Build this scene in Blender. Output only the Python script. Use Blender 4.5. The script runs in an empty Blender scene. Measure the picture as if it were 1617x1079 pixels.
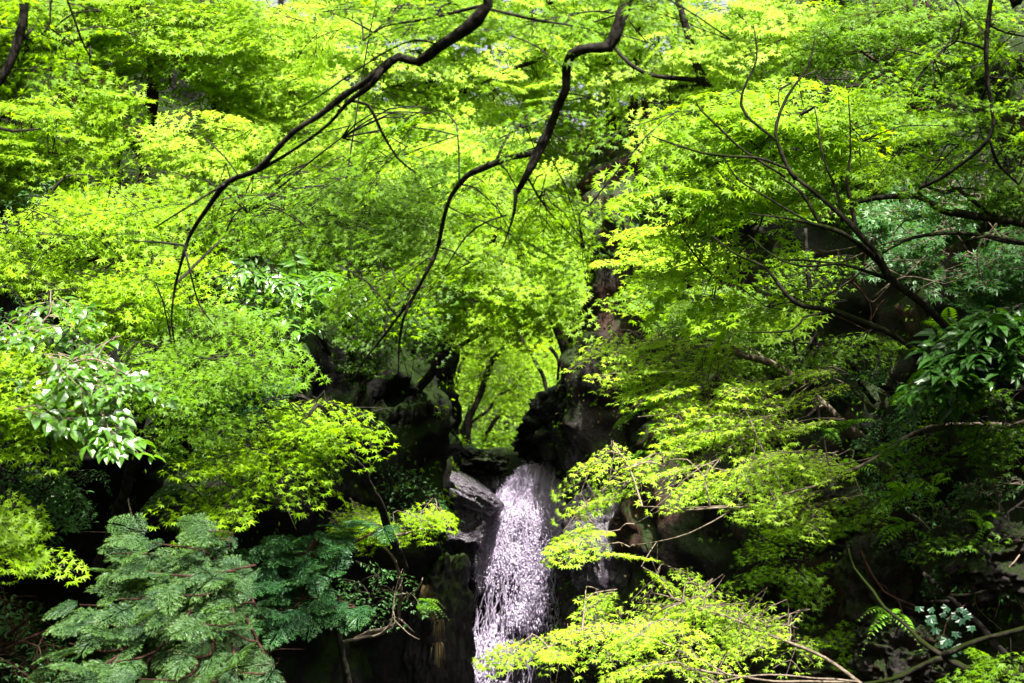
import bpy, math, random
import numpy as np
from math import radians as R
from mathutils import Vector, Euler

C = bpy.context.scene
col = C.collection
PI = math.pi

# ------------------------------------------------------------------ camera, sky, sun, exposure
CAMZ, PITCH = 1.5, 5.0
cam_d = bpy.data.cameras.new("camera")
cam = bpy.data.objects.new("camera", cam_d)
col.objects.link(cam)
cam.location = (0, 0, CAMZ)
cam.rotation_euler = (R(90 + PITCH), 0, 0)
cam_d.lens = 50
cam_d.sensor_width = 36
cam_d.clip_end = 500
cam_d.dof.use_dof = True
cam_d.dof.focus_distance = 8.0
cam_d.dof.aperture_fstop = 3.5
C.camera = cam

SUN_EL, SUN_AZ = 61, 158            # azimuth measured from +Y (ahead) towards +X (right)
world = bpy.data.worlds.new("World")
C.world = world
world.use_nodes = True
wn = world.node_tree
sky = wn.nodes.new("ShaderNodeTexSky")
sky.sky_type = 'NISHITA'
sky.sun_disc = False
sky.sun_elevation = R(SUN_EL)
sky.sun_rotation = R(SUN_AZ)
sky.air_density = 0.7
sky.dust_density = 9.0
sky.ozone_density = 0.2
bg = wn.nodes["Background"]
bg.inputs[1].default_value = 0.062
hsv = wn.nodes.new("ShaderNodeHueSaturation")           # thin bright haze over the sky: paler than clear blue
hsv.inputs['Saturation'].default_value = 0.35
wn.links.new(sky.outputs[0], hsv.inputs['Color'])
wn.links.new(hsv.outputs[0], bg.inputs[0])

sun_d = bpy.data.lights.new("sun", 'SUN')
sun_d.energy = 5.0
sun_d.angle = R(0.53)
sun_d.color = (1.0, 0.95, 0.86)
sun = bpy.data.objects.new("sun", sun_d)
col.objects.link(sun)
sdir = Vector((math.cos(R(SUN_EL)) * math.sin(R(SUN_AZ)), math.cos(R(SUN_EL)) * math.cos(R(SUN_AZ)), math.sin(R(SUN_EL))))
sun.rotation_euler = sdir.to_track_quat('Z', 'Y').to_euler()
sun.location = (6, 10, 30)

C.view_settings.view_transform = 'Standard'
C.view_settings.look = 'None'
C.view_settings.exposure = 2.8
C.view_settings.gamma = 1.0
C.render.engine = 'CYCLES'
C.cycles.max_bounces = 7
C.cycles.diffuse_bounces = 4
C.cycles.transmission_bounces = 4
C.cycles.transparent_max_bounces = 6
C.cycles.sample_clamp_indirect = 4.0
C.cycles.use_denoising = True

# ------------------------------------------------------------------ helpers
F = 50 / 36 * 1617
_p = R(PITCH)
_fw = np.array([0, math.cos(_p), math.sin(_p)])
_up = np.array([0, -math.sin(_p), math.cos(_p)])
CAM = np.array([0, 0, CAMZ])


def at(px, py, d):
    """World point seen at photograph pixel (px, py), d metres in front of the lens."""
    return CAM + np.array([1.0, 0, 0]) * ((px - 808.5) / F * d) + _up * ((539.5 - py) / F * d) + _fw * d


def unit(v):
    v = np.asarray(v, float)
    return v / np.maximum(np.linalg.norm(v, axis=-1, keepdims=True), 1e-9)


def _hash(ix, iy, iz, s):
    n = (ix * 374761393 + iy * 668265263 + iz * 1274126177 + s * 362437) & 0xFFFFFFFF
    n = ((n ^ (n >> 13)) * 1274126177) & 0xFFFFFFFF
    n = n ^ (n >> 16)
    return (n & 0xFFFFFF) / float(0xFFFFFF)


def vnoise(p, s=0):
    p = np.asarray(p, float)
    i = np.floor(p).astype(np.int64)
    f = p - i
    f = f * f * (3 - 2 * f)
    r = 0
    for dx in (0, 1):
        wx = f[..., 0] if dx else 1 - f[..., 0]
        for dy in (0, 1):
            wy = f[..., 1] if dy else 1 - f[..., 1]
            for dz in (0, 1):
                wz = f[..., 2] if dz else 1 - f[..., 2]
                r = r + wx * wy * wz * _hash(i[..., 0] + dx, i[..., 1] + dy, i[..., 2] + dz, s)
    return r * 2 - 1


def fbm(p, oct=4, s=0, ridged=False):
    a, t, q = 1.0, 0, np.asarray(p, float)
    for k in range(oct):
        n = vnoise(q, s + k * 17)
        t = t + a * ((1 - 2 * np.abs(n)) if ridged else n)
        a *= 0.5
        q = q * 2.03 + 11.3
    return t


class MB:
    """Collects vertices and faces and links them as ONE mesh object."""
    def __init__(self):
        self.v, self.f, self.t, self.n = [], [], [], 0

    def add(self, verts, faces, mat=0, tone=0.5, smooth=False):
        verts = np.asarray(verts, float).reshape(-1, 3)
        m = len(verts)
        if m == 0:
            return
        self.v.append(verts)
        tone = np.asarray(tone, float)
        self.t.append(np.full(m, float(tone)) if tone.ndim == 0 else tone)
        fl = faces if isinstance(faces, list) else [faces]
        for fa in fl:
            fa = np.asarray(fa, np.int64)
            if len(fa):
                self.f.append((fa + self.n, mat, smooth))
        self.n += m

    def tube(self, pts, rad, sides=5, mat=0, tone=0.5, cap=True):
        pts = np.asarray(pts, float)
        rad = np.asarray(rad, float)
        n = len(pts)
        if n < 2:
            return
        tan = np.empty_like(pts)
        tan[1:-1] = pts[2:] - pts[:-2]
        tan[0] = pts[1] - pts[0]
        tan[-1] = pts[-1] - pts[-2]
        tan = unit(tan)
        ref = np.array([0.31, 0.17, 0.93]) if abs(tan[0][2]) < 0.85 else np.array([0.95, 0.2, 0.1])
        a = unit(ref - tan * (tan @ ref)[:, None])
        b = np.cross(tan, a)
        th = np.arange(sides) / sides * 2 * PI
        ring = pts[:, None, :] + rad[:, None, None] * (np.cos(th)[None, :, None] * a[:, None, :] + np.sin(th)[None, :, None] * b[:, None, :])
        idx = np.arange(n * sides).reshape(n, sides)
        q = np.stack([idx[:-1], np.roll(idx, -1, 1)[:-1], np.roll(idx, -1, 1)[1:], idx[1:]], -1).reshape(-1, 4)
        fs = [q]
        if cap and sides > 2:
            fs += [idx[-1:].copy(), idx[:1, ::-1].copy()]
        self.add(ring.reshape(-1, 3), fs, mat, tone, True)

    def build(self, name, mats, parent=None):
        me = bpy.data.meshes.new(name)
        V = np.concatenate(self.v)
        me.vertices.add(len(V))
        me.vertices.foreach_set("co", V.astype(np.float32).ravel())
        loops = np.concatenate([f.ravel() for f, _, _ in self.f])
        tot = np.concatenate([np.full(len(f), f.shape[1], np.int64) for f, _, _ in self.f])
        mi = np.concatenate([np.full(len(f), m, np.int64) for f, m, _ in self.f])
        sm = np.concatenate([np.full(len(f), s, bool) for f, _, s in self.f])
        me.loops.add(len(loops))
        me.loops.foreach_set("vertex_index", loops.astype(np.int32))
        me.polygons.add(len(tot))
        me.polygons.foreach_set("loop_start", (np.cumsum(tot) - tot).astype(np.int32))
        me.polygons.foreach_set("material_index", mi.astype(np.int32))
        me.polygons.foreach_set("use_smooth", sm)
        me.update(calc_edges=True)
        at_ = me.attributes.new("tone", 'FLOAT', 'POINT')
        at_.data.foreach_set("value", np.concatenate(self.t).astype(np.float32))
        for m in (mats if isinstance(mats, (list, tuple)) else [mats]):
            me.materials.append(m)
        o = bpy.data.objects.new(name, me)
        col.objects.link(o)
        if parent is not None:
            o.parent = parent
            o.matrix_parent_inverse.identity()
            if any(abs(c) > 1e-9 for c in parent.location):
                me.vertices.foreach_set("co", (V - np.array(parent.location)).astype(np.float32).ravel())
                me.update()
        return o


def tag(o, label=None, cat=None, group=None, kind=None):
    if label: o["label"] = label
    if cat: o["category"] = cat
    if group: o["group"] = group
    if kind: o["kind"] = kind
    return o


def thing(name, loc, label, cat, group=None):
    o = bpy.data.objects.new(name, None)
    o.empty_display_size = 0.2
    o.location = tuple(float(c) for c in loc)
    col.objects.link(o)
    return tag(o, label, cat, group)


def smooth_poly(pts, rad=None, step=0.06, wob=0.0, rng=None):
    """Catmull-Rom through pts, resampled about every step metres."""
    P = np.asarray(pts, float)
    n = len(P)
    rad = np.full(n, 0.01) if rad is None else np.asarray(rad, float)
    if n == 2:
        P = np.array([P[0], (P[0] + P[1]) / 2, P[1]])
        rad = np.array([rad[0], (rad[0] + rad[1]) / 2, rad[1]])
        n = 3
    E = np.vstack([2 * P[0] - P[1], P, 2 * P[-1] - P[-2]])
    out, ro = [], []
    for i in range(n - 1):
        L = np.linalg.norm(P[i + 1] - P[i])
        k = max(2, int(L / step))
        t = (np.arange(k) / k)[:, None]
        p0, p1, p2, p3 = E[i], E[i + 1], E[i + 2], E[i + 3]
        out.append(0.5 * (2 * p1 + (p2 - p0) * t + (2 * p0 - 5 * p1 + 4 * p2 - p3) * t * t + (3 * p1 - p0 - 3 * p2 + p3) * t ** 3))
        ro.append(rad[i] + (rad[i + 1] - rad[i]) * t[:, 0])
    out.append(P[-1:]); ro.append(rad[-1:])
    O, r = np.vstack(out), np.concatenate(ro)
    if wob > 0:
        nz = np.stack([fbm(O * 3.1 + 7 * k, 2, 5 + k) for k in range(3)], -1)
        w = np.minimum(np.arange(len(O)), 6)[:, None] / 6.0
        O = O + nz * wob * w
        r = r * (1 + 0.16 * vnoise(O * 9, 3) + 0.16 * np.clip(vnoise(O * 17, 8), 0, 1))
    return O, r


# ------------------------------------------------------------------ materials
def nodes(name):
    m = bpy.data.materials.new(name)
    m.use_nodes = True
    nt = m.node_tree
    nt.nodes.clear()
    out = nt.nodes.new("ShaderNodeOutputMaterial")
    return m, nt, out


def N(nt, typ, **kw):
    n = nt.nodes.new(typ)
    for k, v in kw.items():
        setattr(n, k, v)
    return n


def ramp(nt, fac, stops):
    r = N(nt, "ShaderNodeValToRGB")
    el = r.color_ramp.elements
    while len(el) < len(stops):
        el.new(0.5)
    for e, (p, c) in zip(el, stops):
        e.position = p
        e.color = (*c, 1) if len(c) == 3 else c
    nt.links.new(fac, r.inputs[0])
    return r.outputs[0]


def mixc(nt, fac, a, b, blend='MIX'):
    m = N(nt, "ShaderNodeMix", data_type='RGBA', blend_type=blend)
    for sock, v in ((0, fac), (6, a), (7, b)):
        if hasattr(v, "links"):
            nt.links.new(v, m.inputs[sock])
        elif sock == 0:
            m.inputs[0].default_value = v
        else:
            m.inputs[sock].default_value = (*v, 1)
    return m.outputs[2]


def leaf_mat(name, diff, trans, old=None, tmix=0.5, gloss=0.05, rough=0.4):
    """Thin leaf: diffuse above, light through it, a little sheen; 'tone' is each leaf's own age."""
    m, nt, out = nodes(name)
    a = N(nt, "ShaderNodeAttribute", attribute_name="tone")
    d2 = old or tuple(c * 0.55 for c in diff)
    t2 = tuple(c * 0.6 for c in trans)
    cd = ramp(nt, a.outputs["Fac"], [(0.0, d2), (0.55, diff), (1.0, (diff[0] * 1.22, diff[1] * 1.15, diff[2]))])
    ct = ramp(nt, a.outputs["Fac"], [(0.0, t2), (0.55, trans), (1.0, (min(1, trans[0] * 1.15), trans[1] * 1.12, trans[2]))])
    D = N(nt, "ShaderNodeBsdfDiffuse"); nt.links.new(cd, D.inputs[0])
    T = N(nt, "ShaderNodeBsdfTranslucent"); nt.links.new(ct, T.inputs[0])
    G = N(nt, "ShaderNodeBsdfGlossy"); G.inputs["Roughness"].default_value = rough
    G.inputs[0].default_value = (0.9, 0.95, 0.9, 1)
    x = N(nt, "ShaderNodeMixShader"); x.inputs[0].default_value = tmix
    nt.links.new(D.outputs[0], x.inputs[1]); nt.links.new(T.outputs[0], x.inputs[2])
    y = N(nt, "ShaderNodeMixShader"); y.inputs[0].default_value = gloss
    nt.links.new(x.outputs[0], y.inputs[1]); nt.links.new(G.outputs[0], y.inputs[2])
    nt.links.new(y.outputs[0], out.inputs[0])
    return m


def bark_mat(name, c1, c2, moss=None, moss_amt=0.5, scale=30):
    m, nt, out = nodes(name)
    b = N(nt, "ShaderNodeBsdfPrincipled")
    tc = N(nt, "ShaderNodeTexCoord")
    n1 = N(nt, "ShaderNodeTexNoise"); n1.inputs["Scale"].default_value = scale; n1.inputs["Detail"].default_value = 5
    nt.links.new(tc.outputs["Object"], n1.inputs["Vector"])
    c = ramp(nt, n1.outputs["Fac"], [(0.35, c1), (0.7, c2)])
    if moss:
        n2 = N(nt, "ShaderNodeTexNoise"); n2.inputs["Scale"].default_value = 7; n2.inputs["Detail"].default_value = 4
        nt.links.new(tc.outputs["Object"], n2.inputs["Vector"])
        g = N(nt, "ShaderNodeNewGeometry")
        s = N(nt, "ShaderNodeSeparateXYZ"); nt.links.new(g.outputs["Normal"], s.inputs[0])
        ma = N(nt, "ShaderNodeMath", operation='MULTIPLY_ADD')
        nt.links.new(s.outputs[2], ma.inputs[0]); ma.inputs[1].default_value = 0.3
        nt.links.new(n2.outputs["Fac"], ma.inputs[2])
        f = ramp(nt, ma.outputs[0], [(1 - moss_amt - 0.08, (0, 0, 0)), (1 - moss_amt + 0.08, (1, 1, 1))])
        c = mixc(nt, f, c, moss)
    nt.links.new(c, b.inputs["Base Color"])
    b.inputs["Roughness"].default_value = 0.9
    b.inputs["Specular IOR Level"].default_value = 0.04
    bp = N(nt, "ShaderNodeBump"); bp.inputs["Strength"].default_value = 0.7; bp.inputs["Distance"].default_value = 0.01
    nt.links.new(n1.outputs["Fac"], bp.inputs["Height"])
    nt.links.new(bp.outputs[0], b.inputs["Normal"])
    nt.links.new(b.outputs[0], out.inputs[0])
    return m


def rock_mat(name, dark, light, lichen=None, lichen_amt=0.0, moss=None, moss_amt=0.4, rough=(0.3, 0.7), rust=None, bump=0.8, streak=1.0, spec=0.12, sc=1.0):
    m, nt, out = nodes(name)
    b = N(nt, "ShaderNodeBsdfPrincipled")
    tc = N(nt, "ShaderNodeTexCoord")
    mp = N(nt, "ShaderNodeMapping"); mp.inputs["Scale"].default_value = (1, 1, streak)
    nt.links.new(tc.outputs["Object"], mp.inputs[0])

    def noise(k, det, src=mp.outputs[0], w=0.6):
        n = N(nt, "ShaderNodeTexNoise")
        n.inputs["Scale"].default_value = k * sc; n.inputs["Detail"].default_value = det; n.inputs["Roughness"].default_value = w
        nt.links.new(src, n.inputs["Vector"])
        return n.outputs["Fac"]
    n1 = noise(3.5, 9, w=0.7)
    n2 = noise(26, 9, w=0.72)
    c = ramp(nt, n1, [(0.3, dark), (0.52, tuple((x + y) / 2 for x, y in zip(dark, light))), (0.7, light)])
    c = mixc(nt, 0.85, c, ramp(nt, n2, [(0.32, (0.12, 0.12, 0.12)), (0.55, (0.75, 0.75, 0.75)), (0.72, (2.4, 2.4, 2.4))]), 'MULTIPLY')
    if rust:
        c = mixc(nt, ramp(nt, noise(1.3, 4), [(0.5, (0, 0, 0)), (0.62, (1, 1, 1))]), c, rust)
    if lichen:
        c = mixc(nt, ramp(nt, noise(5.5, 8, w=0.72), [(0.6 - lichen_amt, (0, 0, 0)), (0.68 - lichen_amt, (1, 1, 1))]), c, lichen)
    if moss:
        g = N(nt, "ShaderNodeNewGeometry")
        s = N(nt, "ShaderNodeSeparateXYZ"); nt.links.new(g.outputs["Normal"], s.inputs[0])
        ma = N(nt, "ShaderNodeMath", operation='MULTIPLY_ADD')
        nt.links.new(s.outputs[2], ma.inputs[0]); ma.inputs[1].default_value = 0.35
        nt.links.new(noise(2.7, 6), ma.inputs[2])
        c = mixc(nt, ramp(nt, ma.outputs[0], [(1 - moss_amt - 0.07, (0, 0, 0)), (1 - moss_amt + 0.07, (1, 1, 1))]), c, moss)
    nt.links.new(c, b.inputs["Base Color"])
    rr = N(nt, "ShaderNodeMapRange")
    nt.links.new(n2, rr.inputs[0])
    rr.inputs[1].default_value = 0.3; rr.inputs[2].default_value = 0.7
    rr.inputs[3].default_value = rough[0]; rr.inputs[4].default_value = rough[1]
    nt.links.new(rr.outputs[0], b.inputs["Roughness"])
    b.inputs["Specular IOR Level"].default_value = spec
    b1 = N(nt, "ShaderNodeBump"); b1.inputs["Strength"].default_value = bump; b1.inputs["Distance"].default_value = 0.05
    nt.links.new(n1, b1.inputs["Height"])
    b2 = N(nt, "ShaderNodeBump"); b2.inputs["Strength"].default_value = bump; b2.inputs["Distance"].default_value = 0.018
    nt.links.new(n2, b2.inputs["Height"]); nt.links.new(b1.outputs[0], b2.inputs["Normal"])
    nt.links.new(b2.outputs[0], b.inputs["Normal"])
    nt.links.new(b.outputs[0], out.inputs[0])
    return m


M = {}
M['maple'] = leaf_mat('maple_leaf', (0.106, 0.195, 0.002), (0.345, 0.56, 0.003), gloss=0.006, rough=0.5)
M['maple_yellow'] = leaf_mat('maple_leaf_young', (0.165, 0.27, 0.018), (0.45, 0.68, 0.028), gloss=0.006, rough=0.5)  # young leaf colour, paled further to carry the bright canopy highlights
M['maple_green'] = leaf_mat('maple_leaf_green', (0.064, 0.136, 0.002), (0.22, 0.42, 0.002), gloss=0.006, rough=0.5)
M['maple_dark'] = leaf_mat('maple_leaf_shade', (0.036, 0.088, 0.002), (0.11, 0.25, 0.002), gloss=0.006, rough=0.5)  # darkened copy of the maple leaf, with shade put into the colour
M['broad'] = leaf_mat('broad_leaf', (0.038, 0.10, 0.008), (0.13, 0.30, 0.005), tmix=0.4, gloss=0.035, rough=0.33)
M['blue'] = leaf_mat('small_blue_green_leaf', (0.026, 0.08, 0.017), (0.06, 0.17, 0.015), tmix=0.35, gloss=0.012)
M['rhodo'] = leaf_mat('leathery_leaf', (0.013, 0.045, 0.004), (0.035, 0.11, 0.003), tmix=0.3, gloss=0.015, rough=0.4)
M['teal'] = leaf_mat('round_ivy_leaf', (0.008, 0.03, 0.014), (0.02, 0.07, 0.026), tmix=0.3, gloss=0.01)
M['fern'] = leaf_mat('fern_frond', (0.07, 0.17, 0.006), (0.16, 0.36, 0.005), gloss=0.01)
M['dry'] = leaf_mat('dry_grass', (0.07, 0.055, 0.025), (0.09, 0.07, 0.025), tmix=0.3, gloss=0.0)
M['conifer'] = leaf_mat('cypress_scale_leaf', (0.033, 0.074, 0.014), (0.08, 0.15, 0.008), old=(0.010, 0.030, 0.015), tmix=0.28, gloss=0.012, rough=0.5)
M['conifer_dark'] = leaf_mat('cypress_scale_leaf_old', (0.022, 0.066, 0.018), (0.05, 0.13, 0.012), old=(0.010, 0.034, 0.016), tmix=0.25, gloss=0.008)  # darker, bluer copy of the cypress green
M['bark'] = bark_mat('dark_bark', (0.003, 0.0027, 0.0024), (0.020, 0.017, 0.014))
M['bark_moss'] = bark_mat('mossy_bark', (0.006, 0.005, 0.004), (0.02, 0.017, 0.013), moss=(0.006, 0.010, 0.001), moss_amt=0.42)
M['bark_pale'] = bark_mat('pale_twig_bark', (0.05, 0.038, 0.028), (0.13, 0.105, 0.08), scale=45)
M['bark_brown'] = bark_mat('red_brown_bark', (0.010, 0.005, 0.004), (0.035, 0.017, 0.013), scale=22)
M['rock_left'] = rock_mat('shaded_wet_rock', (0.002, 0.002, 0.002), (0.012, 0.0112, 0.0105), moss=(0.006, 0.012, 0.002), moss_amt=0.42, rough=(.6, .95), spec=.05)  # darker than real rock; shade of the left hollow put into the colour
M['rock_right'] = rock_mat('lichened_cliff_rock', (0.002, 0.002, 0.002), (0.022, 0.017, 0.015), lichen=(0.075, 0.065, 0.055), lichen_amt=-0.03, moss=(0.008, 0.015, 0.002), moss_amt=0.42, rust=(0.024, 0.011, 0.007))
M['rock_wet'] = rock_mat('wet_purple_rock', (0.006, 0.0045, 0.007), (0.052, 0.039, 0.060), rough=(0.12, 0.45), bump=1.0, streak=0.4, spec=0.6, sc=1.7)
M['rock_black'] = rock_mat('black_rock', (0.002, 0.002, 0.0025), (0.016, 0.013, 0.014), moss=(0.012, 0.02, 0.003), moss_amt=0.34)  # near-black base colour stands for the deep shade around the overhang
M['rock_boulder'] = rock_mat('lichened_boulder', (0.003, 0.003, 0.003), (0.04, 0.031, 0.027), lichen=(0.09, 0.08, 0.068), lichen_amt=-0.02, moss=(0.008, 0.015, 0.002), moss_amt=0.40, rust=(0.03, 0.014, 0.009), sc=3.2, bump=1.0)
M['soil'] = rock_mat('forest_floor', (0.01, 0.007, 0.005), (0.04, 0.028, 0.018), moss=(0.010, 0.017, 0.003), moss_amt=0.55, rough=(0.8, 1.0))

m, nt, out = nodes('falling_water')
d_ = N(nt, "ShaderNodeBsdfDiffuse"); d_.inputs[0].default_value = (0.40, 0.35, 0.455, 1)
t_ = N(nt, "ShaderNodeBsdfTranslucent"); t_.inputs[0].default_value = (0.46, 0.40, 0.52, 1)
g_ = N(nt, "ShaderNodeBsdfGlossy"); g_.inputs["Roughness"].default_value = 0.12
x_ = N(nt, "ShaderNodeMixShader"); x_.inputs[0].default_value = 0.45
nt.links.new(d_.outputs[0], x_.inputs[1]); nt.links.new(t_.outputs[0], x_.inputs[2])
y_ = N(nt, "ShaderNodeMixShader"); y_.inputs[0].default_value = 0.05
nt.links.new(x_.outputs[0], y_.inputs[1]); nt.links.new(g_.outputs[0], y_.inputs[2])
nt.links.new(y_.outputs[0], out.inputs[0])
M['water'] = m

m, nt, out = nodes('stream_water')
b_ = N(nt, "ShaderNodeBsdfPrincipled")
b_.inputs["Base Color"].default_value = (0.02, 0.025, 0.025, 1)
b_.inputs["Roughness"].default_value = 0.08
nz_ = N(nt, "ShaderNodeTexNoise"); nz_.inputs["Scale"].default_value = 5
bp_ = N(nt, "ShaderNodeBump"); bp_.inputs["Strength"].default_value = 0.35
nt.links.new(nz_.outputs["Fac"], bp_.inputs["Height"]); nt.links.new(bp_.outputs[0], b_.inputs["Normal"])
nt.links.new(b_.outputs[0], out.inputs[0])
M['stream'] = m

# ------------------------------------------------------------------ terrain, cliffs, rocks
def terrain_z(x, y):
    x = np.asarray(x, float); y = np.asarray(y, float)
    low = np.where(y < 7, 0.0 - 0.12 * np.clip(y - 2, 0, 5), -0.6 - 0.06 * (np.clip(y, 7, 14) - 7))
    s = np.clip((y - 14.5) / 0.9, 0, 1)
    up = 1.42 + 0.05 * (y - 14.5) + np.clip(y - 24, 0, 60) * 0.30
    z = low * (1 - s) + up * s
    ax = np.abs(x + 0.02 * np.clip(y - 14, 0, 40))
    z = z + np.clip(ax - (0.9 + 0.02 * y + 3.2 * (1 - s)), 0, 40) * 0.85
    p = np.stack([x * 0.6, y * 0.6, x * 0], -1)
    return z + 0.14 * fbm(p, 4, 3)


def axis_pts(a, b, fine_a, fine_b, fine, coarse):
    return np.unique(np.concatenate([np.arange(a, fine_a, coarse), np.arange(fine_a, fine_b, fine), np.arange(fine_b, b + coarse, coarse)]))


gx = axis_pts(-70, 70, -7, 7, 0.16, 1.8)
gy = axis_pts(-30, 110, -1, 26, 0.16, 1.8)
X, Y = np.meshgrid(gx, gy, indexing='ij')
Z = np.minimum(terrain_z(X, Y), 16 + 0 * X)
mb = MB()
idx = np.arange(X.size).reshape(X.shape)
quad = np.stack([idx[:-1, :-1], idx[1:, :-1], idx[1:, 1:], idx[:-1, 1:]], -1).reshape(-1, 4)
mb.add(np.stack([X, Y, Z], -1).reshape(-1, 3), quad, 0, 0.5, True)
tag(mb.build('terrain', M['soil']), 'brown mossy forest floor of the gorge under the trees', 'terrain', kind='structure')

mb = MB()
mb.add([(-3.2, -3, -0.42), (3.2, -3, -0.42), (3.2, 15, -0.78), (-3.2, 15, -0.78)], np.array([[0, 1, 2, 3]]))
tag(mb.build('stream', M['stream']), 'dark pool and stream at the foot of the waterfall', 'stream', kind='structure')


def wall_frame(plan, step):
    P, _ = smooth_poly([(x, y, 0) for x, y in plan], None, step)
    t = unit(np.gradient(P, axis=0))
    return P, t


class Wall:
    """A cliff: a plan line, rising from z0, leaning back above a crest height."""
    def __init__(self, plan, side, z0, z1, crest, back, lean=0.06, step=0.055, amp=0.32, seed=0, carve=()):
        P, t = wall_frame(plan, step)
        n = np.stack([t[:, 1], -t[:, 0], t[:, 2] * 0], -1) * side    # points out of the rock
        zs = np.arange(z0, z1, step)
        self.P, self.n, self.zs = P, n, zs
        u = np.linspace(0, 1, len(P))
        cz = np.interp(u, np.linspace(0, 1, len(crest)), crest)
        Zg = zs[None, :] + 0 * P[:, :1]
        over = np.clip(Zg - cz[:, None], 0, 99)
        rec = lean * np.clip(Zg, -1, 99) + back * over
        V = P[:, None, :] - n[:, None, :] * rec[..., None]
        V[..., 2] = Zg
        q = V * np.array([1, 1, 0.8])
        d = amp * (0.65 * fbm(q * 0.9, 3, seed) + 0.5 * fbm(q * 2.6, 5, seed + 5, True) - 0.2)
        for (cx, cy, cz, rx_, rz_, dep) in carve:                # hollows under the overhangs
            e = ((V[..., 0] - cx) ** 2 + (V[..., 1] - cy) ** 2) / rx_ ** 2 + ((V[..., 2] - cz) / rz_) ** 2
            d = d - dep * np.clip(1.25 - e, 0, 1) ** .6
        blk = np.floor(2.4 * (fbm(q * 0.8 + 3, 2, seed + 9) + 0.35 * q[..., 2])) / 2.4
        d = d + 0.10 * (vnoise(np.stack([q[..., 0] * 2.2, blk * 7, q[..., 1] * 2.2], -1), seed + 2))
        V = V + n[:, None, :] * d[..., None]
        V[..., 2] += 0.06 * fbm(q * 2, 3, seed + 30)
        self.V = V

    def mesh(self, name, mats):
        V = self.V
        idx = np.arange(V.shape[0] * V.shape[1]).reshape(V.shape[:2])
        quad = np.stack([idx[:-1, :-1], idx[1:, :-1], idx[1:, 1:], idx[:-1, 1:]], -1).reshape(-1, 4)
        mb = MB()
        mb.add(V.reshape(-1, 3), quad, 0, 0.5, True)
        return mb.build(name, mats)

    def sample(self, rng, n, zr=None, keep=None):
        i = rng.integers(1, self.V.shape[0] - 2, n * 4)
        j = rng.integers(1, self.V.shape[1] - 2, n * 4)
        p = self.V[i, j]
        a = self.V[i + 1, j] - self.V[i - 1, j]
        b = self.V[i, j + 1] - self.V[i, j - 1]
        nn = unit(np.cross(a, b))
        s = np.sign((nn * self.n[i]).sum(-1, keepdims=True)); s[s == 0] = 1
        nn = nn * s
        ok = np.ones(len(p), bool)
        if zr: ok &= (p[:, 2] > zr[0]) & (p[:, 2] < zr[1])
        if keep is not None: ok &= keep(p)
        return p[ok][:n], nn[ok][:n]


LEFT = Wall([(-3.6, 0.5), (-3.5, 4), (-3.5, 7.5), (-3.35, 9.3), (-2.7, 10.5), (-1.8, 11.3), (-1.05, 11.8), (-0.72, 12.5), (-0.74, 14.2), (-1.5, 17), (-3.5, 21)],
            1, -1.4, 8.5, [2.6, 2.6, 2.6, 2.6, 2.5, 2.6, 2.6, 2.5, 2.4], 0.75, lean=0.02, seed=4, carve=[(-3.0, 9.9, .35, 1.25, 1.05, 1.3), (-1.25, 11.7, -.3, .9, 1.0, .6), (-2.0, 11.0, .2, .8, .8, .5)])
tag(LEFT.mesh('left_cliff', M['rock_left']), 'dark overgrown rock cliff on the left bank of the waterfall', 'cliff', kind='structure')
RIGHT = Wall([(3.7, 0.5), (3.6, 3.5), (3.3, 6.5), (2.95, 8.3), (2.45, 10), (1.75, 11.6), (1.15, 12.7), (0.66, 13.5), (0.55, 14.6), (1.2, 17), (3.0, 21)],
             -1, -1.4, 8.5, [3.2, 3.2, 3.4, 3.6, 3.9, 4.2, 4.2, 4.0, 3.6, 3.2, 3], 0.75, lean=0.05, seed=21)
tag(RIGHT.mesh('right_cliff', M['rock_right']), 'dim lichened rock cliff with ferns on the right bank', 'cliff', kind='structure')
FALLWALL = Wall([(-1.6, 14.55), (-0.6, 14.5), (0.1, 14.45), (0.8, 14.4), (1.6, 14.3)], 1, -1.5, 1.45, [3], 0.0, lean=0.22, amp=0.25, seed=40)
# rock step behind the falling water
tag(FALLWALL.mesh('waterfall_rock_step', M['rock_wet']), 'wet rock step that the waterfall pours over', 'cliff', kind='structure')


def rock(name, label, c, r, mat, seed=0, amp=0.28, sub=6, rot=0.0, flat=0.0, group=None):
    import bmesh
    bm = bmesh.new()
    bmesh.ops.create_icosphere(bm, subdivisions=sub, radius=1)
    V = np.array([v.co[:] for v in bm.verts])
    Fc = np.array([[v.index for v in f.verts] for f in bm.faces])
    bm.free()
    q = V * 1.3 + seed * 3.7
    d = 1 + amp * (0.7 * fbm(q, 3, seed) + 0.5 * fbm(q * 2.3, 4, seed + 3, True) - 0.25)
    cr_ = np.floor(5 * vnoise(q * 1.9 + np.array([0, 0, 2.0]) * q[:, 2:3], seed + 6)) / 5
    d = d + amp * (0.30 * fbm(q * 6, 5, seed + 8, True) + 0.5 * cr_)
    V = V * d[:, None]
    V = np.sign(V) * np.abs(V) ** (1 - 0.18)
    V = V * np.array(r)
    cr, sr = math.cos(rot), math.sin(rot)
    V = np.stack([V[:, 0] * cr - V[:, 2] * sr, V[:, 1], V[:, 0] * sr + V[:, 2] * cr], -1)
    mb = MB()
    mb.add(V, Fc, 0, 0.5, True)
    o = mb.build(name, mat)
    o.location = tuple(c)
    return tag(o, label, 'rock', group)


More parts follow.
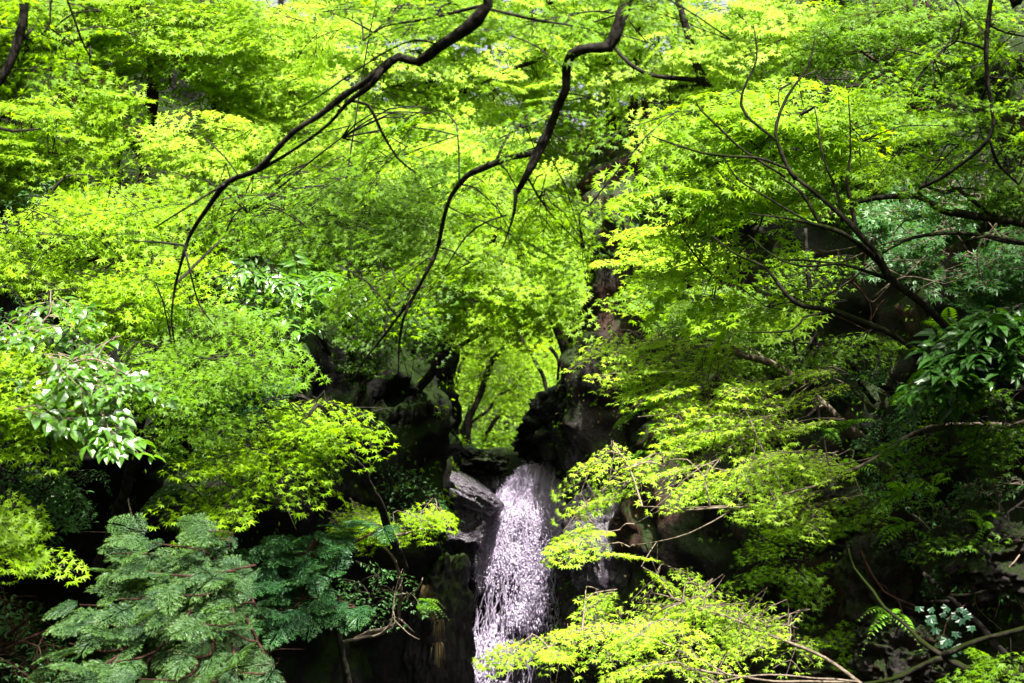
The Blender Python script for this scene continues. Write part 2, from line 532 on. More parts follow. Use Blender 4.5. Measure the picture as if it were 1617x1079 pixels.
rock('overhanging_rock', 'black bulging rock overhanging the top of the waterfall, in deep shade', at(932, 664, 14.7), (0.68, 0.75, 0.46), M['rock_black'], 3, 0.3, rot=0.6)
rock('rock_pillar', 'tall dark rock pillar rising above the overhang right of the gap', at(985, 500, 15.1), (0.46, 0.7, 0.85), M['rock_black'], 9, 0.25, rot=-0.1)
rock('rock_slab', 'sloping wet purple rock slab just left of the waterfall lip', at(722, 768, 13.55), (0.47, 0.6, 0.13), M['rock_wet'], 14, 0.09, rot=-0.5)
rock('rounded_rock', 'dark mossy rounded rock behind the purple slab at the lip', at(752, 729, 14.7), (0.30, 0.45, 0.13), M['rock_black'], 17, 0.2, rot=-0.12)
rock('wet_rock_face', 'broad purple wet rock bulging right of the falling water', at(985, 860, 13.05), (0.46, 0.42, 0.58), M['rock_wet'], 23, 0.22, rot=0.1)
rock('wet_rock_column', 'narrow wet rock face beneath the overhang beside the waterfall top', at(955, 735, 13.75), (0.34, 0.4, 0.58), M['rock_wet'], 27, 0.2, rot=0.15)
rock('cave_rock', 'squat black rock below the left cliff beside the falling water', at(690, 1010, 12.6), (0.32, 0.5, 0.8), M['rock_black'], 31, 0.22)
for k, (px, py, d, r_, lb) in enumerate([
        (1395, 935, 7.2, (0.17, 0.2, 0.24), 'pale grey lichen boulder low on the right cliff under the ferns'),
        (1310, 815, 8.3, (0.2, 0.2, 0.16), 'grey lichen rock jutting from the right cliff behind the bright spray'),
        (1210, 915, 8.6, (0.15, 0.2, 0.26), 'upright brown rock at the dark foot of the right cliff'),
        (1290, 1060, 7.0, (0.24, 0.2, 0.13), 'pale flat rock at the bottom edge beneath mossy branches'),
        (1420, 1040, 6.6, (0.2, 0.2, 0.16), 'reddish grey rock behind the forked mossy branch'),
        (1560, 880, 6.6, (0.2, 0.2, 0.17), 'rough brown rock behind the round-leaved ivy')]):
    rock('boulder', lb, at(px, py, d), r_, M['rock_boulder'], 50 + k, 0.42, 6)

# ------------------------------------------------------------------ leaf and spray templates
def lobed_leaf(lobes=7, narrow=0.30):
    """Palmate leaf: kite-shaped pointed lobes round one centre. Returns verts, quads."""
    if lobes == 7:
        ang = [128, 82, 40, 0, -40, -82, -128]; ln = [0.42, 0.74, 0.94, 1.0, 0.94, 0.74, 0.42]
    else:
        ang = [95, 47, 0, -47, -95]; ln = [0.66, 0.93, 1.0, 0.93, 0.66]
    v = [(0, 0, 0.03)]
    q = []
    edges = [ang[0] + 26] + [(ang[i] + ang[i + 1]) / 2 for i in range(len(ang) - 1)] + [ang[-1] - 26]
    nr = [0.16] + [narrow * (0.8 + 0.3 * min(ln[i], ln[i + 1])) for i in range(len(ang) - 1)] + [0.16]
    for e, r in zip(edges, nr):
        v.append((r * math.cos(R(e)), r * math.sin(R(e)), -0.01))
    for i, (a, l) in enumerate(zip(ang, ln)):
        v.append((l * math.cos(R(a)), l * math.sin(R(a)), -0.16 * l * l))
        q.append((0, 1 + i, 1 + len(edges) + i, 2 + i))
    return np.array(v), np.array(q)


def oval_leaf(w=0.27, tip=1.0, fold=0.12):
    v = [(0, 0, 0), (0.34, 0, 0.02), (0.68, 0, -0.02), (tip, 0, -0.16),
         (0.3, w, fold), (0.64, w * 0.82, fold * 0.6), (0.3, -w, fold), (0.64, -w * 0.82, fold * 0.6)]
    q = [(0, 1, 4, 4), (1, 2, 5, 4), (2, 3, 5, 5), (0, 6, 1, 1), (1, 6, 7, 2), (2, 7, 3, 3)]
    tri = np.array([(0, 1, 4), (2, 3, 5), (0, 6, 1), (2, 7, 3)])
    qd = np.array([(1, 2, 5, 4), (1, 6, 7, 2)])
    return np.array(v), [tri, qd]


LEAF7, LEAF5, OVAL, LANCE, IVYL = lobed_leaf(7, 0.27), lobed_leaf(5, 0.30), oval_leaf(0.30), oval_leaf(0.17, 1.0, 0.05), lobed_leaf(5, 0.62)


def put_leaves(mb, tmpl, pos, d, n, size, tone, mat=0):
    """One copy of the leaf template per row."""
    v, faces = tmpl
    d = unit(d)
    n = unit(n - d * (n * d).sum(-1, keepdims=True))
    b = np.cross(n, d)
    W = (pos[:, None, :] + size[:, None, None] * (v[None, :, 0, None] * d[:, None, :] + v[None, :, 1, None] * b[:, None, :] + v[None, :, 2, None] * n[:, None, :]))
    k, m = len(pos), len(v)
    off = (np.arange(k) * m)[:, None, None]
    fl = faces if isinstance(faces, list) else [faces]
    mb.add(W.reshape(-1, 3), [(f[None] + off).reshape(-1, f.shape[1]) for f in fl], mat, np.repeat(tone, m))


def spray_tmpl(rng, L=1.0, nside=5, gap=0.13, ang=48, spread=0.48, alt=False, droop=0.22, off=0.05):
    """Flat fan of twigs in the xy plane; leaf sites (pos, dir) and twig lines."""
    pos, dr, tw = [], [], []

    def zf(x, y):
        return -droop * (x * x + 0.6 * y * y)
    ax = np.linspace(0, L, 9)
    wy = 0.03 * np.sin(ax * 7 + rng.uniform(0, 6)) * L
    axis = np.stack([ax, wy, zf(ax, wy)], -1)
    tw.append((axis, 1.0))

    def leaf(p, a):
        d = np.array([math.cos(a), math.sin(a), 0])
        pos.append(p + d * off * L * rng.uniform(0.7, 1.3)); dr.append(d)
    for i in range(nside):
        t = 0.16 + 0.78 * i / nside + rng.uniform(-0.03, 0.03)
        p0 = np.array([np.interp(t * L, ax, axis[:, k]) for k in range(3)])
        for s in ((1, -1) if not alt else ((1,) if i % 2 else (-1,))):
            ln = spread * L * (1.05 - 0.72 * t) * rng.uniform(0.75, 1.15)
            a = s * R(ang + rng.uniform(-9, 9))
            k = max(2, int(ln / (gap * L)) + 1)
            tt = np.linspace(0, ln, k + 1)
            aa = a - s * 0.35 * tt / max(ln, 1e-6)
            xy = np.stack([p0[0] + np.cumsum(np.r_[0, np.diff(tt) * np.cos(aa[1:])]), p0[1] + np.cumsum(np.r_[0, np.diff(tt) * np.sin(aa[1:])])], -1)
            pl = np.stack([xy[:, 0], xy[:, 1], zf(xy[:, 0], xy[:, 1])], -1)
            tw.append((pl, 0.55))
            for j in range(1, k + 1):
                if j < k:
                    leaf(pl[j], aa[j] + 0.95); leaf(pl[j], aa[j] - 0.95)
                else:
                    leaf(pl[j], aa[j]); leaf(pl[j], aa[j] + 0.9); leaf(pl[j], aa[j] - 0.9)
        leaf(p0, R(85)); leaf(p0, R(-85))
    leaf(axis[-1], 0.0); leaf(axis[-1], 0.9); leaf(axis[-1], -0.9)
    return np.array(pos), np.array(dr), tw


_r = np.random.default_rng(11)
SPRAYS = [spray_tmpl(_r, nside=int(_r.integers(4, 6)), gap=0.12, ang=_r.uniform(40, 55), spread=_r.uniform(0.42, 0.56), droop=_r.uniform(0.12, 0.32)) for _ in range(8)]
OSPRAYS = [spray_tmpl(_r, nside=5, gap=0.17, ang=50, spread=0.4, alt=True, droop=0.3, off=0.01) for _ in range(5)]


def frame(ax, nrm):
    ax = unit(ax)
    nrm = unit(nrm - ax * (nrm @ ax))
    return np.stack([ax, np.cross(nrm, ax), nrm], 0)      # rows: x, y, z of the spray


class Crown:
    """Twigs and leaves of ONE tree or shrub, gathered into one mesh."""
    def __init__(self, seed, tmpl=LEAF5, sprays=SPRAYS, leaf=0.032, L=0.55, jit=0.35, twig_r=0.003, lean=0.0, flat=1.0):
        self.lean, self.flat = lean, flat
        self.rng = np.random.default_rng(seed)
        self.tmpl, self.sprays, self.leaf, self.L, self.jit, self.tr = tmpl, sprays, leaf, L, jit, twig_r
        self.mb = MB()
        self.limb = []
        self.dens = 1.0

    def add_limb(self, P):
        self.limb.append(P)

    def spray(self, base, ax, nrm, L, tone0=0.5, drop=0.0):
        rng = self.rng
        pos, dr, tw = self.sprays[rng.integers(len(self.sprays))]
        Fm = frame(ax, nrm)
        keep = rng.random(len(pos)) > drop
        p = base + (pos[keep] * L) @ Fm
        d = dr[keep] @ Fm
        k = len(p)
        d = d + np.array([0, 0, -0.30]) + rng.normal(0, 0.16, (k, 3))
        n = Fm[2] + rng.normal(0, self.jit, (k, 3)) + self.lean * np.array([0, -1.0, 0])
        size = self.leaf * rng.uniform(0.58, 1.25, k)
        tone = np.clip(tone0 + rng.normal(0, 0.2, k), 0, 1)
        put_leaves(self.mb, self.tmpl, p, d, n, size, tone, 0)
        for pl, w in tw:
            self.mb.tube(base + (pl[::2] * L) @ Fm if len(pl) > 4 else base + (pl * L) @ Fm,
                         np.linspace(self.tr * w, self.tr * 0.35, len(pl[::2]) if len(pl) > 4 else len(pl)), 3, 1, cap=False)

    def nearest(self, p):
        A = np.concatenate(self.limb)
        return A[np.argmin(((A - p) ** 2).sum(-1))]

    def link(self, a, b, r0, r1, sides=4, sag=0.12):
        rng = self.rng
        L = np.linalg.norm(b - a)
        if L < 0.03:
            return
        mid = (a + b) / 2 + rng.normal(0, 0.07, 3) * L + np.array([0, 0, sag * L])
        q, r = smooth_poly([a, mid, b], [r0, (r0 + r1) / 2, r1], 0.12)
        self.mb.tube(q, r, sides, 1, cap=False)
        return q

    def blob(self, px, py, d, rx, ry, rd, n, dirn=(0, -1, 0), face=0.35, L=None, tone=0.5, spread=0.7, drop=0.05):
        """n sprays through an egg-shaped cloud (rx, ry in photo pixels at depth d, rd in metres)."""
        rng = self.rng
        c = at(px, py, d)
        ex, ey = rx / F * d, ry / F * d * (0.8 if self.flat < 1 else 1)
        n = int(round(n * self.dens))
        L = L or self.L
        subs = max(1, n // 9)
        out = unit(np.array(dirn, float))
        for _ in range(subs):
            v = rng.normal(0, 1, 3); v = v / np.linalg.norm(v) * rng.random() ** 0.4
            e = c + v * np.array([ex, rd, ey]) * 0.6
            a = self.nearest(e)
            q = self.link(a, e, 0.0065, 0.0025, 5)
            if q is not None:
                self.new = q
                self.limb.append(q)
        for _ in range(n):
            v = rng.normal(0, 1, 3); v = v / np.linalg.norm(v) * rng.random() ** 0.33
            p = c + v * np.array([ex, rd, ey])
            ax = out + rng.normal(0, spread, 3) * np.array([1, 1, 0.25])
            ax[2] -= 0.15
            ax = unit(ax)
            nr = np.array([0, 0, 1.0]) + face * self.flat * (np.array([0, -1.0, 0]) * 1.1 + out * 0.5) + rng.normal(0, 0.22 * min(1, self.flat + .2), 3)
            l = L * rng.uniform(0.75, 1.2)
            base = p - ax * l * 0.5
            a = self.nearest(base)
            self.link(a, base, 0.0045, 0.003, 3)
            self.spray(base, ax, nr, l, np.clip(tone + rng.normal(0, 0.17), 0, 1), drop)  # clump tone carries painted light and shade, plus random spread

    def build(self, mats, parent, name='crown'):
        return self.mb.build(name, mats, parent)


def poly_px(pts, d0=None, scale=1.0):
    """[(px, py, d, r_px)] -> world points and radii in metres."""
    P = np.array([np.array(p[1:4], float) if p[0] == 'w' else at(p[0], p[1], p[2]) for p in pts])
    r = np.array([p[4] if p[0] == 'w' else p[3] / F * p[2] * scale for p in pts])      # ('w', x, y, z, r) is plain metres
    return P, r


def tree(name, label, cat, seed, trunk, limbs, blobs, leaf_m, bark_m, group=None, leaf=0.032, L=0.55, tmpl=LEAF5, sprays=SPRAYS, jit=0.35, sides=8, wob=0.02, twig_m=None, crown_name='crown', twig_r=0.003, lean=0.0, flat=1.0, dens=1.0):
    P, r = poly_px(trunk)
    r = r * (0.65 if seed in (37, 38) else 1.0)
    root = thing(name, P[0], label, cat, group)
    cr = Crown(seed, tmpl, sprays, leaf, L, jit, twig_r, lean, flat)
    cr.dens = dens
    rng = cr.rng
    q, rr = smooth_poly(P, r, 0.05, wob)
    mb = MB(); mb.tube(q, rr, sides)
    mb.build('trunk', M[bark_m], root)
    cr.add_limb(q)
    for lm in limbs:
        Q, r2 = poly_px(lm)
        r2 = r2 * (0.6 if seed in (34, 37, 38) else 1.0)
        q, rr = smooth_poly(Q, r2, 0.05, wob * 0.6)
        mb = MB(); mb.tube(q, rr, 6 if max(r2) > 0.006 else 5)
        mb.build('branch', M[bark_m], root)
        cr.add_limb(q)
    for b in blobs:
        b = dict(b) if isinstance(b, dict) else b
        if isinstance(b, dict):
            cr.blob(*b.pop('b'), **b)
        else:
            cr.blob(*b)
    cr.build([M[leaf_m], M[twig_m or bark_m]], root, crown_name)
    return root


def B(*b, **k):
    k['b'] = b
    return k


GL, GR = (0.75, -0.66, 0), (-0.8, -0.6, 0)      # crowns lean out over the gorge from the left and right banks

# ------------------------------------------------------------------ trees
# --- the maple that stands right of the viewer and hangs its black limbs across the view
tree('maple_tree', 'overhanging maple with two thick black crooked limbs crossing the top of the view', 'tree', 1,
     [('w', 2.9, 3.4, -0.2, 0.13), ('w', 2.75, 3.6, 1.4, 0.11), ('w', 2.3, 4.0, 2.7, 0.09), ('w', 1.6, 4.5, 3.5, 0.06), (1040, -120, 5.0, 14)],
     [[('w', 1.6, 4.5, 3.5, 0.05), (1035, -110, 5.0, 13), (990, 0, 5.0, 12), (975, 40, 5.0, 12), (960, 70, 5.0, 11), (930, 73, 5.0, 8.5), (903, 84, 5.05, 8.5), (894, 112, 5.1, 8), (893, 142, 5.1, 7), (880, 172, 5.15, 7), (868, 206, 5.2, 7), (848, 242, 5.2, 7), (834, 266, 5.2, 5.5), (815, 300, 5.25, 4)],
      [(962, 66, 5.0, 8), (963, 80, 5.0, 4)],
      [(815, 298, 5.25, 3.5), (812, 335, 5.25, 2.2), (805, 365, 5.3, 1.5), (797, 392, 5.3, 1)],
      [(848, 242, 5.2, 6), (805, 248, 5.3, 5), (762, 264, 5.35, 4.6), (740, 276, 5.4, 4.2), (716, 310, 5.45, 3.7), (703, 345, 5.5, 3.2), (690, 392, 5.6, 3), (672, 430, 5.6, 3), (652, 470, 5.7, 2.8), (636, 508, 5.7, 2.4), (630, 545, 5.8, 1.8), (628, 600, 5.8, 1)],
      [(652, 470, 5.7, 2.6), (615, 520, 5.8, 2), (575, 575, 5.9, 1.3), (560, 600, 5.9, 1)],
      [(830, 275, 5.2, 2), (865, 330, 5.3, 1.5), (925, 388, 5.4, 1)],
      [(800, 340, 5.3, 1.6), (770, 350, 5.3, 1.8), (735, 375, 5.4, 1.6), (700, 430, 5.5, 1)],
      [('w', 2.3, 4.0, 2.7, 0.06), ('w', 1.2, 4.4, 3.3, 0.05), (815, -90, 4.8, 12), (772, 3, 4.8, 10.5), (737, 45, 4.85, 10.5), (690, 72, 4.9, 9.5), (660, 94, 4.95, 8.5), (630, 87, 5.0, 7.5), (602, 108, 5.0, 7.5), (575, 132, 5.05, 5), (545, 150, 5.1, 5.5), (500, 181, 5.15, 4.2), (460, 208, 5.2, 4.2), (430, 241, 5.25, 4.2), (402, 272, 5.3, 4.8), (356, 290, 5.4, 4.5), (326, 330, 5.5, 3.6), (300, 375, 5.6, 3.2), (290, 410, 5.6, 2.6), (278, 450, 5.7, 2), (271, 500, 5.7, 1.5), (272, 545, 5.8, 1)],
      [(602, 108, 5.0, 5.5), (588, 132, 5.0, 5), (546, 165, 5.1, 3), (520, 190, 5.15, 3), (480, 222, 5.2, 2.6), (440, 250, 5.25, 2.6), (405, 273, 5.3, 3)],
      [(545, 160, 5.1, 2), (582, 165, 5.2, 2.8), (603, 205, 5.25, 2.4), (630, 245, 5.3, 2.2), (660, 270, 5.3, 1.2)],
      [(765, 12, 4.8, 3), (800, 20, 4.8, 2.6), (850, 30, 4.9, 2.2), (930, 45, 5.0, 1.2)],
      [(765, 8, 4.8, 3), (690, 25, 4.9, 2.6), (610, 40, 5.0, 2), (575, 65, 5.1, 1.2)],
      [(690, 70, 4.9, 2), (655, 62, 4.9, 1.8), (610, 80, 5.0, 1.8), (540, 128, 5.1, 1.6), (470, 170, 5.2, 1)],
      [(292, 388, 5.6, 1.8), (250, 383, 5.6, 1.8), (205, 380, 5.6, 1)],
      [(293, 398, 5.6, 1.8), (303, 440, 5.6, 1.8), (316, 482, 5.7, 1.6), (338, 512, 5.7, 1)],
      [(356, 290, 5.4, 1.8), (310, 318, 5.4, 1.5), (245, 360, 5.5, 1)],
      [(378, 280, 5.35, 1.5), (355, 250, 5.35, 1.3), (325, 222, 5.4, 1)]],
     [B(380, 320, 6.3, 130, 55, .3, 15, (-0.8, 0.3, -0.1), 0.5, tone=0.35), B(560, 220, 6.1, 120, 60, .3, 9, (-0.7, 0.3, -0.1), 0.4),
      B(620, 470, 5.9, 90, 55, .3, 10, (-0.6, 0.5, -0.3), 0.5, tone=0.2), B(890, 340, 5.5, 90, 50, .3, 7, (0.2, 0.7, -0.2), 0.4), B(860, 190, 5.5, 150, 80, .3, 7),
      B(960, 30, 5.1, 120, 40, .3, 6), B(650, 15, 5.0, 150, 30, .3, 9)],
     'maple_green', 'bark', 'maples of the gorge', leaf=0.026, L=0.42, jit=0.3, lean=.4)

tree('maple_tree', 'dark trunk at the upper left corner with black limb curving out of frame', 'tree', 2,
     [('w', -2.7, 3.6, -0.1, 0.10), ('w', -2.6, 3.9, 1.6, 0.09), ('w', -2.2, 4.5, 2.0, 0.07), (-60, 190, 5.0, 6)],
     [[(-60, 190, 5.0, 6), (-20, 150, 5.0, 6), (0, 128, 5.0, 6.5), (15, 100, 5.0, 7), (28, 60, 5.0, 8), (38, 25, 5.0, 8.5), (42, -20, 5.0, 9), (46, -70, 5.0, 8)],
      [(-60, 205, 5.0, 5), (0, 203, 5.0, 3.2), (20, 206, 5.0, 3), (62, 204, 5.1, 1.2)],
      [(90, -20, 5.0, 1.8), (80, 5, 5.0, 2), (78, 35, 5.0, 1.8), (62, 55, 5.0, 1)],
      [(46, -70, 5.0, 3), (90, -30, 5.0, 2.4), (107, 0, 5.0, 2), (125, 60, 5.1, 1.8), (142, 92, 5.2, 1)]],
     [B(40, 60, 5.2, 80, 60, .3, 5), B(110, 40, 5.4, 60, 50, .3, 4)],
     'maple_green', 'bark', 'maples of the gorge', leaf=0.026, L=0.4)

tree('maple_tree', 'maple with thin straight black twig hanging down near the upper right corner', 'tree', 3,
     [('w', 3.2, 4.6, -0.1, 0.09), ('w', 3.1, 4.8, 1.8, 0.08), ('w', 2.7, 5.2, 3.0, 0.05), (1640, -60, 5.8, 8)],
     [[(1640, -60, 5.8, 7), (1612, -10, 5.8, 7), (1602, 10, 5.8, 5), (1590, -20, 5.8, 3), (1565, -30, 5.9, 4), (1563, 0, 5.9, 4), (1560, 100, 5.9, 3.8), (1562, 170, 5.9, 3.4), (1561, 215, 5.9, 3.2), (1502, 270, 6.0, 3), (1454, 298, 6.1, 2.4)],
      [(1561, 215, 5.9, 2.6), (1567, 235, 5.9, 2.4), (1577, 262, 6.0, 2.2), (1605, 292, 6.0, 1.6)],
      [(1562, 40, 5.9, 2), (1590, 52, 5.9, 1.8), (1620, 56, 5.9, 1.6)],
      [(1561, 120, 5.9, 1.8), (1580, 124, 5.9, 1.8), (1620, 122, 5.9, 1.4)]],
     [B(1600, -330, 6.0, 240, 110, .9, 36, GR, .2, L=.8), B(1850, -250, 6.2, 200, 180, .9, 34, GR, .2, L=.8), B(1760, -270, 6.8, 230, 130, .8, 44, GR, .2, L=.8), B(1470, 120, 6.2, 110, 90, .35, 11, GR, 0.3), B(1580, 150, 6.1, 60, 130, .35, 10, GR, 0.4), B(1480, 260, 6.4, 90, 50, .3, 7, GR, 0.3, tone=.35)],  # first three blobs, unseen above the frame, are added to shade the right cliff
     'maple_green', 'bark', 'maples of the gorge', leaf=0.028, L=0.45)

# --- left bank
tree('maple_tree', 'bright maple filling the upper left of the slope', 'tree', 10,
     [(215, 470, 11.4, 14), (228, 330, 11.2, 12), (236, 200, 11.0, 10), (246, 60, 10.9, 8), (255, -60, 10.9, 6)],
     [[(232, 260, 11.1, 6), (170, 170, 10.8, 5), (100, 90, 10.5, 4), (60, 30, 10.4, 2)], [(240, 130, 11, 6), (290, 70, 10.8, 4), (340, 20, 10.7, 2)], [(228, 330, 11.2, 6), (170, 300, 10.4, 4), (80, 260, 9.8, 2)]],
     [B(80, 70, 10.4, 130, 110, .6, 60, GL, 0.7), B(200, 20, 10.6, 110, 70, .6, 30, GL, 0.7), B(60, 240, 9.8, 100, 90, .4, 34, GL, 0.75), B(330, 60, 10.6, 120, 90, .6, 46, GL, 0.7), B(160, 170, 10.2, 60, 60, .4, 12, GL, .7)],
     'maple', 'bark_brown', 'maples of the gorge', leaf=0.044, lean=.8, dens=1.7)
tree('maple_tree', 'pale yellow maple crown behind the left black limb', 'tree', 11,
     [(400, 480, 12.0, 10), (395, 330, 11.8, 9), (410, 200, 11.6, 7), (430, 60, 11.5, 5)],
     [[(398, 300, 11.7, 5), (340, 240, 10.8, 4), (270, 210, 10.2, 2)], [(405, 220, 11.6, 4), (460, 150, 11.4, 3), (500, 90, 11.3, 2)]],
     [B(430, 130, 11.2, 110, 110, .6, 50, GL, 0.75, tone=.72), B(330, 250, 10.2, 100, 70, .5, 34, GL, 0.7, tone=.72), B(480, 40, 11.6, 100, 60, .6, 26, GL, 0.7, tone=.72), B(450, 250, 10.8, 80, 60, .4, 20, GL, 0.7, tone=.72)],
     'maple_yellow', 'bark_brown', 'maples of the gorge', leaf=0.045, lean=.8, dens=1.7)
tree('maple_tree', 'tall yellow green maple behind the crooked limbs, above the gap', 'tree', 12,
     [(600, 560, 13.2, 12), (610, 400, 13.2, 11), (640, 250, 13.2, 9), (690, 100, 13.3, 7), (730, -40, 13.4, 5)],
     [[(625, 320, 13.2, 6), (560, 240, 12.6, 5), (530, 160, 12.4, 3)], [(660, 190, 13.2, 6), (760, 130, 13.2, 5), (860, 90, 13.4, 3)], [(645, 240, 13.2, 5), (720, 260, 12.8, 4), (800, 250, 12.8, 2)]],
     [B(560, -10, 12.8, 130, 50, .6, 26, GL, .7, tone=.72), B(720, -10, 13.2, 130, 55, .7, 26, GL, .7, tone=.72), B(870, 0, 13.6, 120, 55, .7, 24, GL, .7, tone=.72), B(990, -10, 13.6, 100, 60, .7, 20, GL, .7, tone=.72), B(700, 170, 14.2, 150, 90, .6, 36, GL, .7, tone=.72), B(880, 60, 14.6, 130, 70, .6, 26, GL, .7, tone=.72), B(620, 110, 12.9, 130, 120, .7, 60, GL, 0.75, tone=.72), B(770, 110, 13.4, 130, 110, .8, 52, (0.2, -.9, 0), 0.75, tone=.72), B(900, 110, 13.8, 100, 100, .8, 34, (0.2, -.9, 0), 0.75, tone=.72), B(720, 270, 12.6, 150, 80, .6, 50, (0.3, -.9, 0), 0.75, tone=.72), B(560, 260, 12.2, 90, 90, .5, 30, GL, 0.75, tone=.72), B(870, 260, 14.3, 90, 70, .6, 24, (0.2, -.9, 0), .7, tone=.72)],  # raised tone puts the bright top highlights into the leaf colour
     'maple_yellow', 'bark', 'maples of the gorge', leaf=0.047, lean=.8, dens=1.7)
tree('maple_tree', 'bright maple leaning from the left cliff edge over the gap', 'tree', 13,
     [(640, 640, 12.0, 7), (682, 588, 11.8, 7.5), (706, 548, 11.6, 7), (722, 500, 11.4, 6), (745, 440, 11.2, 5), (790, 360, 11, 3)],
     [[(690, 575, 11.8, 4.5), (720, 552, 11.6, 4), (752, 530, 11.5, 3.4), (775, 515, 11.4, 2.6), (795, 503, 11.3, 1.6)], [(754, 530, 11.5, 2), (755, 510, 11.5, 1.6)],
      [(715, 520, 11.5, 5), (735, 495, 11.4, 4), (745, 470, 11.3, 2.4)], [(640, 640, 12, 3.5), (600, 670, 12, 3), (570, 690, 12, 2)]],
     [B(790, 440, 11.0, 100, 75, .5, 46, (0.5, -.8, -.2), 0.9), B(850, 400, 11.2, 70, 80, .5, 24, (0.4, -.8, -.2), 0.9), B(700, 400, 11, 70, 80, .5, 24, (0.4, -.8, -.2), 0.9), B(850, 480, 11.0, 50, 25, .3, 8, (0.4, -.8, -.3), 0.9), B(745, 480, 11.0, 60, 30, .3, 8, (0.4, -.8, -.3), 0.9), B(800, 330, 11.2, 110, 40, .5, 18, (.3, -.8, 0), .8)],
     'maple', 'bark', 'maples of the gorge', leaf=0.039, lean=1.0, dens=1.3)
tree('maple_tree', 'maple with sharp star leaves hanging in mid shade left of centre', 'tree', 14,
     [(560, 600, 10.8, 8), (545, 500, 10.4, 8), (540, 400, 9.8, 6), (545, 300, 9.4, 4)],
     [[(543, 450, 10, 4), (490, 390, 9.2, 3), (430, 360, 8.8, 2)], [(540, 380, 9.7, 4), (610, 330, 9.2, 3), (670, 300, 9, 2)]],
     [B(620, -185, 9.8, 190, 50, .6, 40, GL, .2, L=.8), B(640, -405, 7.7, 150, 45, .5, 18, GL, .2, L=.8), B(600, 300, 9.0, 110, 60, .4, 30, GL, 0.95), B(480, 350, 8.8, 120, 55, .4, 28, GL, 0.95), B(560, 390, 9.0, 110, 45, .4, 22, GL, 0.95), B(420, 400, 8.6, 100, 40, .4, 14, GL, .9)],  # first two blobs, unseen above the frame, are added to cast shade below
     'maple_green', 'bark', 'maples of the gorge', leaf=0.033, jit=0.28, lean=1.1, dens=1.1)  # half shade put into the leaf colour by the duller green copy
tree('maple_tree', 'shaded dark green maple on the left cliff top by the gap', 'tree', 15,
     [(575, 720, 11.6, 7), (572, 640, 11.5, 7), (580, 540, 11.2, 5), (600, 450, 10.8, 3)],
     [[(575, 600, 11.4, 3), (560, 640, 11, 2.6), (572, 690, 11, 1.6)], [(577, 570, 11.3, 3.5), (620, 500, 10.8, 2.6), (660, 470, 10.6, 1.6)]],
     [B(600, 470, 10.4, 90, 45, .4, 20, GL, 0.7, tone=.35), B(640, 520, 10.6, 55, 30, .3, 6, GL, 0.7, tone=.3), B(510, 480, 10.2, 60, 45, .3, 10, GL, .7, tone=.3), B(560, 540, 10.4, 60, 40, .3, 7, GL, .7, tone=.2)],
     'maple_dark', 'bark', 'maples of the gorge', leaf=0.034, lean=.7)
tree('maple_tree', 'yellow green maple in the sun at the left edge, middle height', 'tree', 16,
     [(-60, 720, 8.6, 16), (-30, 560, 8.5, 14), (10, 440, 8.4, 11), (60, 330, 8.4, 6), (100, 280, 8.4, 1)],
     [[(0, 460, 8.4, 7), (90, 420, 8.1, 5), (180, 410, 7.9, 4), (270, 430, 7.7, 2)], [(30, 400, 8.4, 5), (120, 350, 8.2, 4), (220, 340, 8.2, 2)]],
     [B(160, 380, 8.0, 130, 70, .4, 44, GL, 0.75, tone=.65), B(270, 450, 7.7, 110, 60, .4, 30, GL, 0.8, tone=.6), B(60, 410, 8.1, 80, 55, .4, 22, GL, 0.75), B(200, 490, 7.6, 90, 40, .3, 18, GL, 0.8), B(230, 310, 8.6, 110, 50, .4, 18, GL, .7), B(110, 330, 8.5, 90, 40, .4, 14, GL, .7)],
     'maple', 'bark', 'maples of the gorge', leaf=0.036, lean=.7, dens=0.8)
tree('maple_tree', 'maple with drooping pointed star leaves over the dark left hollow', 'tree', 17,
     [(150, 900, 8.6, 9), (190, 800, 8.4, 8), (215, 700, 8.1, 7), (240, 600, 7.7, 5), (270, 520, 7.5, 3)],
     [[(225, 650, 7.9, 3), (300, 580, 7.4, 2.6), (370, 560, 7.2, 2), (430, 570, 7.1, 1.2)], [(215, 700, 8.1, 2.6), (255, 660, 7.2, 2), (268, 700, 6.9, 1.2)]],
     [B(310, 540, 7.3, 110, 60, .3, 30, GL, 0.95, tone=.55), B(390, 575, 7.1, 65, 35, .25, 13, GL, 0.95), B(255, 610, 7.0, 70, 55, .25, 18, GL, 0.95), B(285, 660, 6.9, 45, 25, .2, 6, GL, 0.95), B(268, 715, 6.9, 12, 18, .05, 2, GL, 1.0, L=.28), B(330, 500, 7.4, 90, 40, .3, 12, GL, .9)],
     'maple_green', 'bark', 'maples of the gorge', leaf=0.033, jit=0.25, lean=1.1, dens=0.62)  # darker green leaf copy paints the half shade into this crown
tree('maple_tree', 'small maple with sunlit flat sprays above the grey green cypress', 'tree', 18,
     [(640, 900, 9.6, 6), (600, 800, 9.0, 6), (560, 720, 8.0, 5), (530, 670, 7.4, 4)],
     [[(530, 670, 7.4, 3.4), (500, 640, 7.2, 3), (470, 700, 7.1, 2.4), (440, 745, 7.0, 1.8), (390, 775, 6.9, 1)], [(545, 700, 7.7, 3), (480, 760, 7.1, 2.2), (400, 790, 6.9, 1.4), (330, 800, 6.8, 1)]],
     [B(490, 660, 7.2, 95, 32, .3, 22, (0.3, -.9, -.1), 0.4, tone=.6), B(410, 730, 7.0, 95, 35, .3, 20, (0.1, -.9, -.1), 0.4, tone=.6), B(350, 785, 6.8, 55, 22, .2, 9, (0.1, -.9, -.1), 0.4, tone=.65), B(450, 690, 7.1, 80, 30, .3, 14, (0.2, -.9, -.1), .4)],
     'maple', 'bark', 'maples of the gorge', leaf=0.033, flat=.35, dens=0.7)
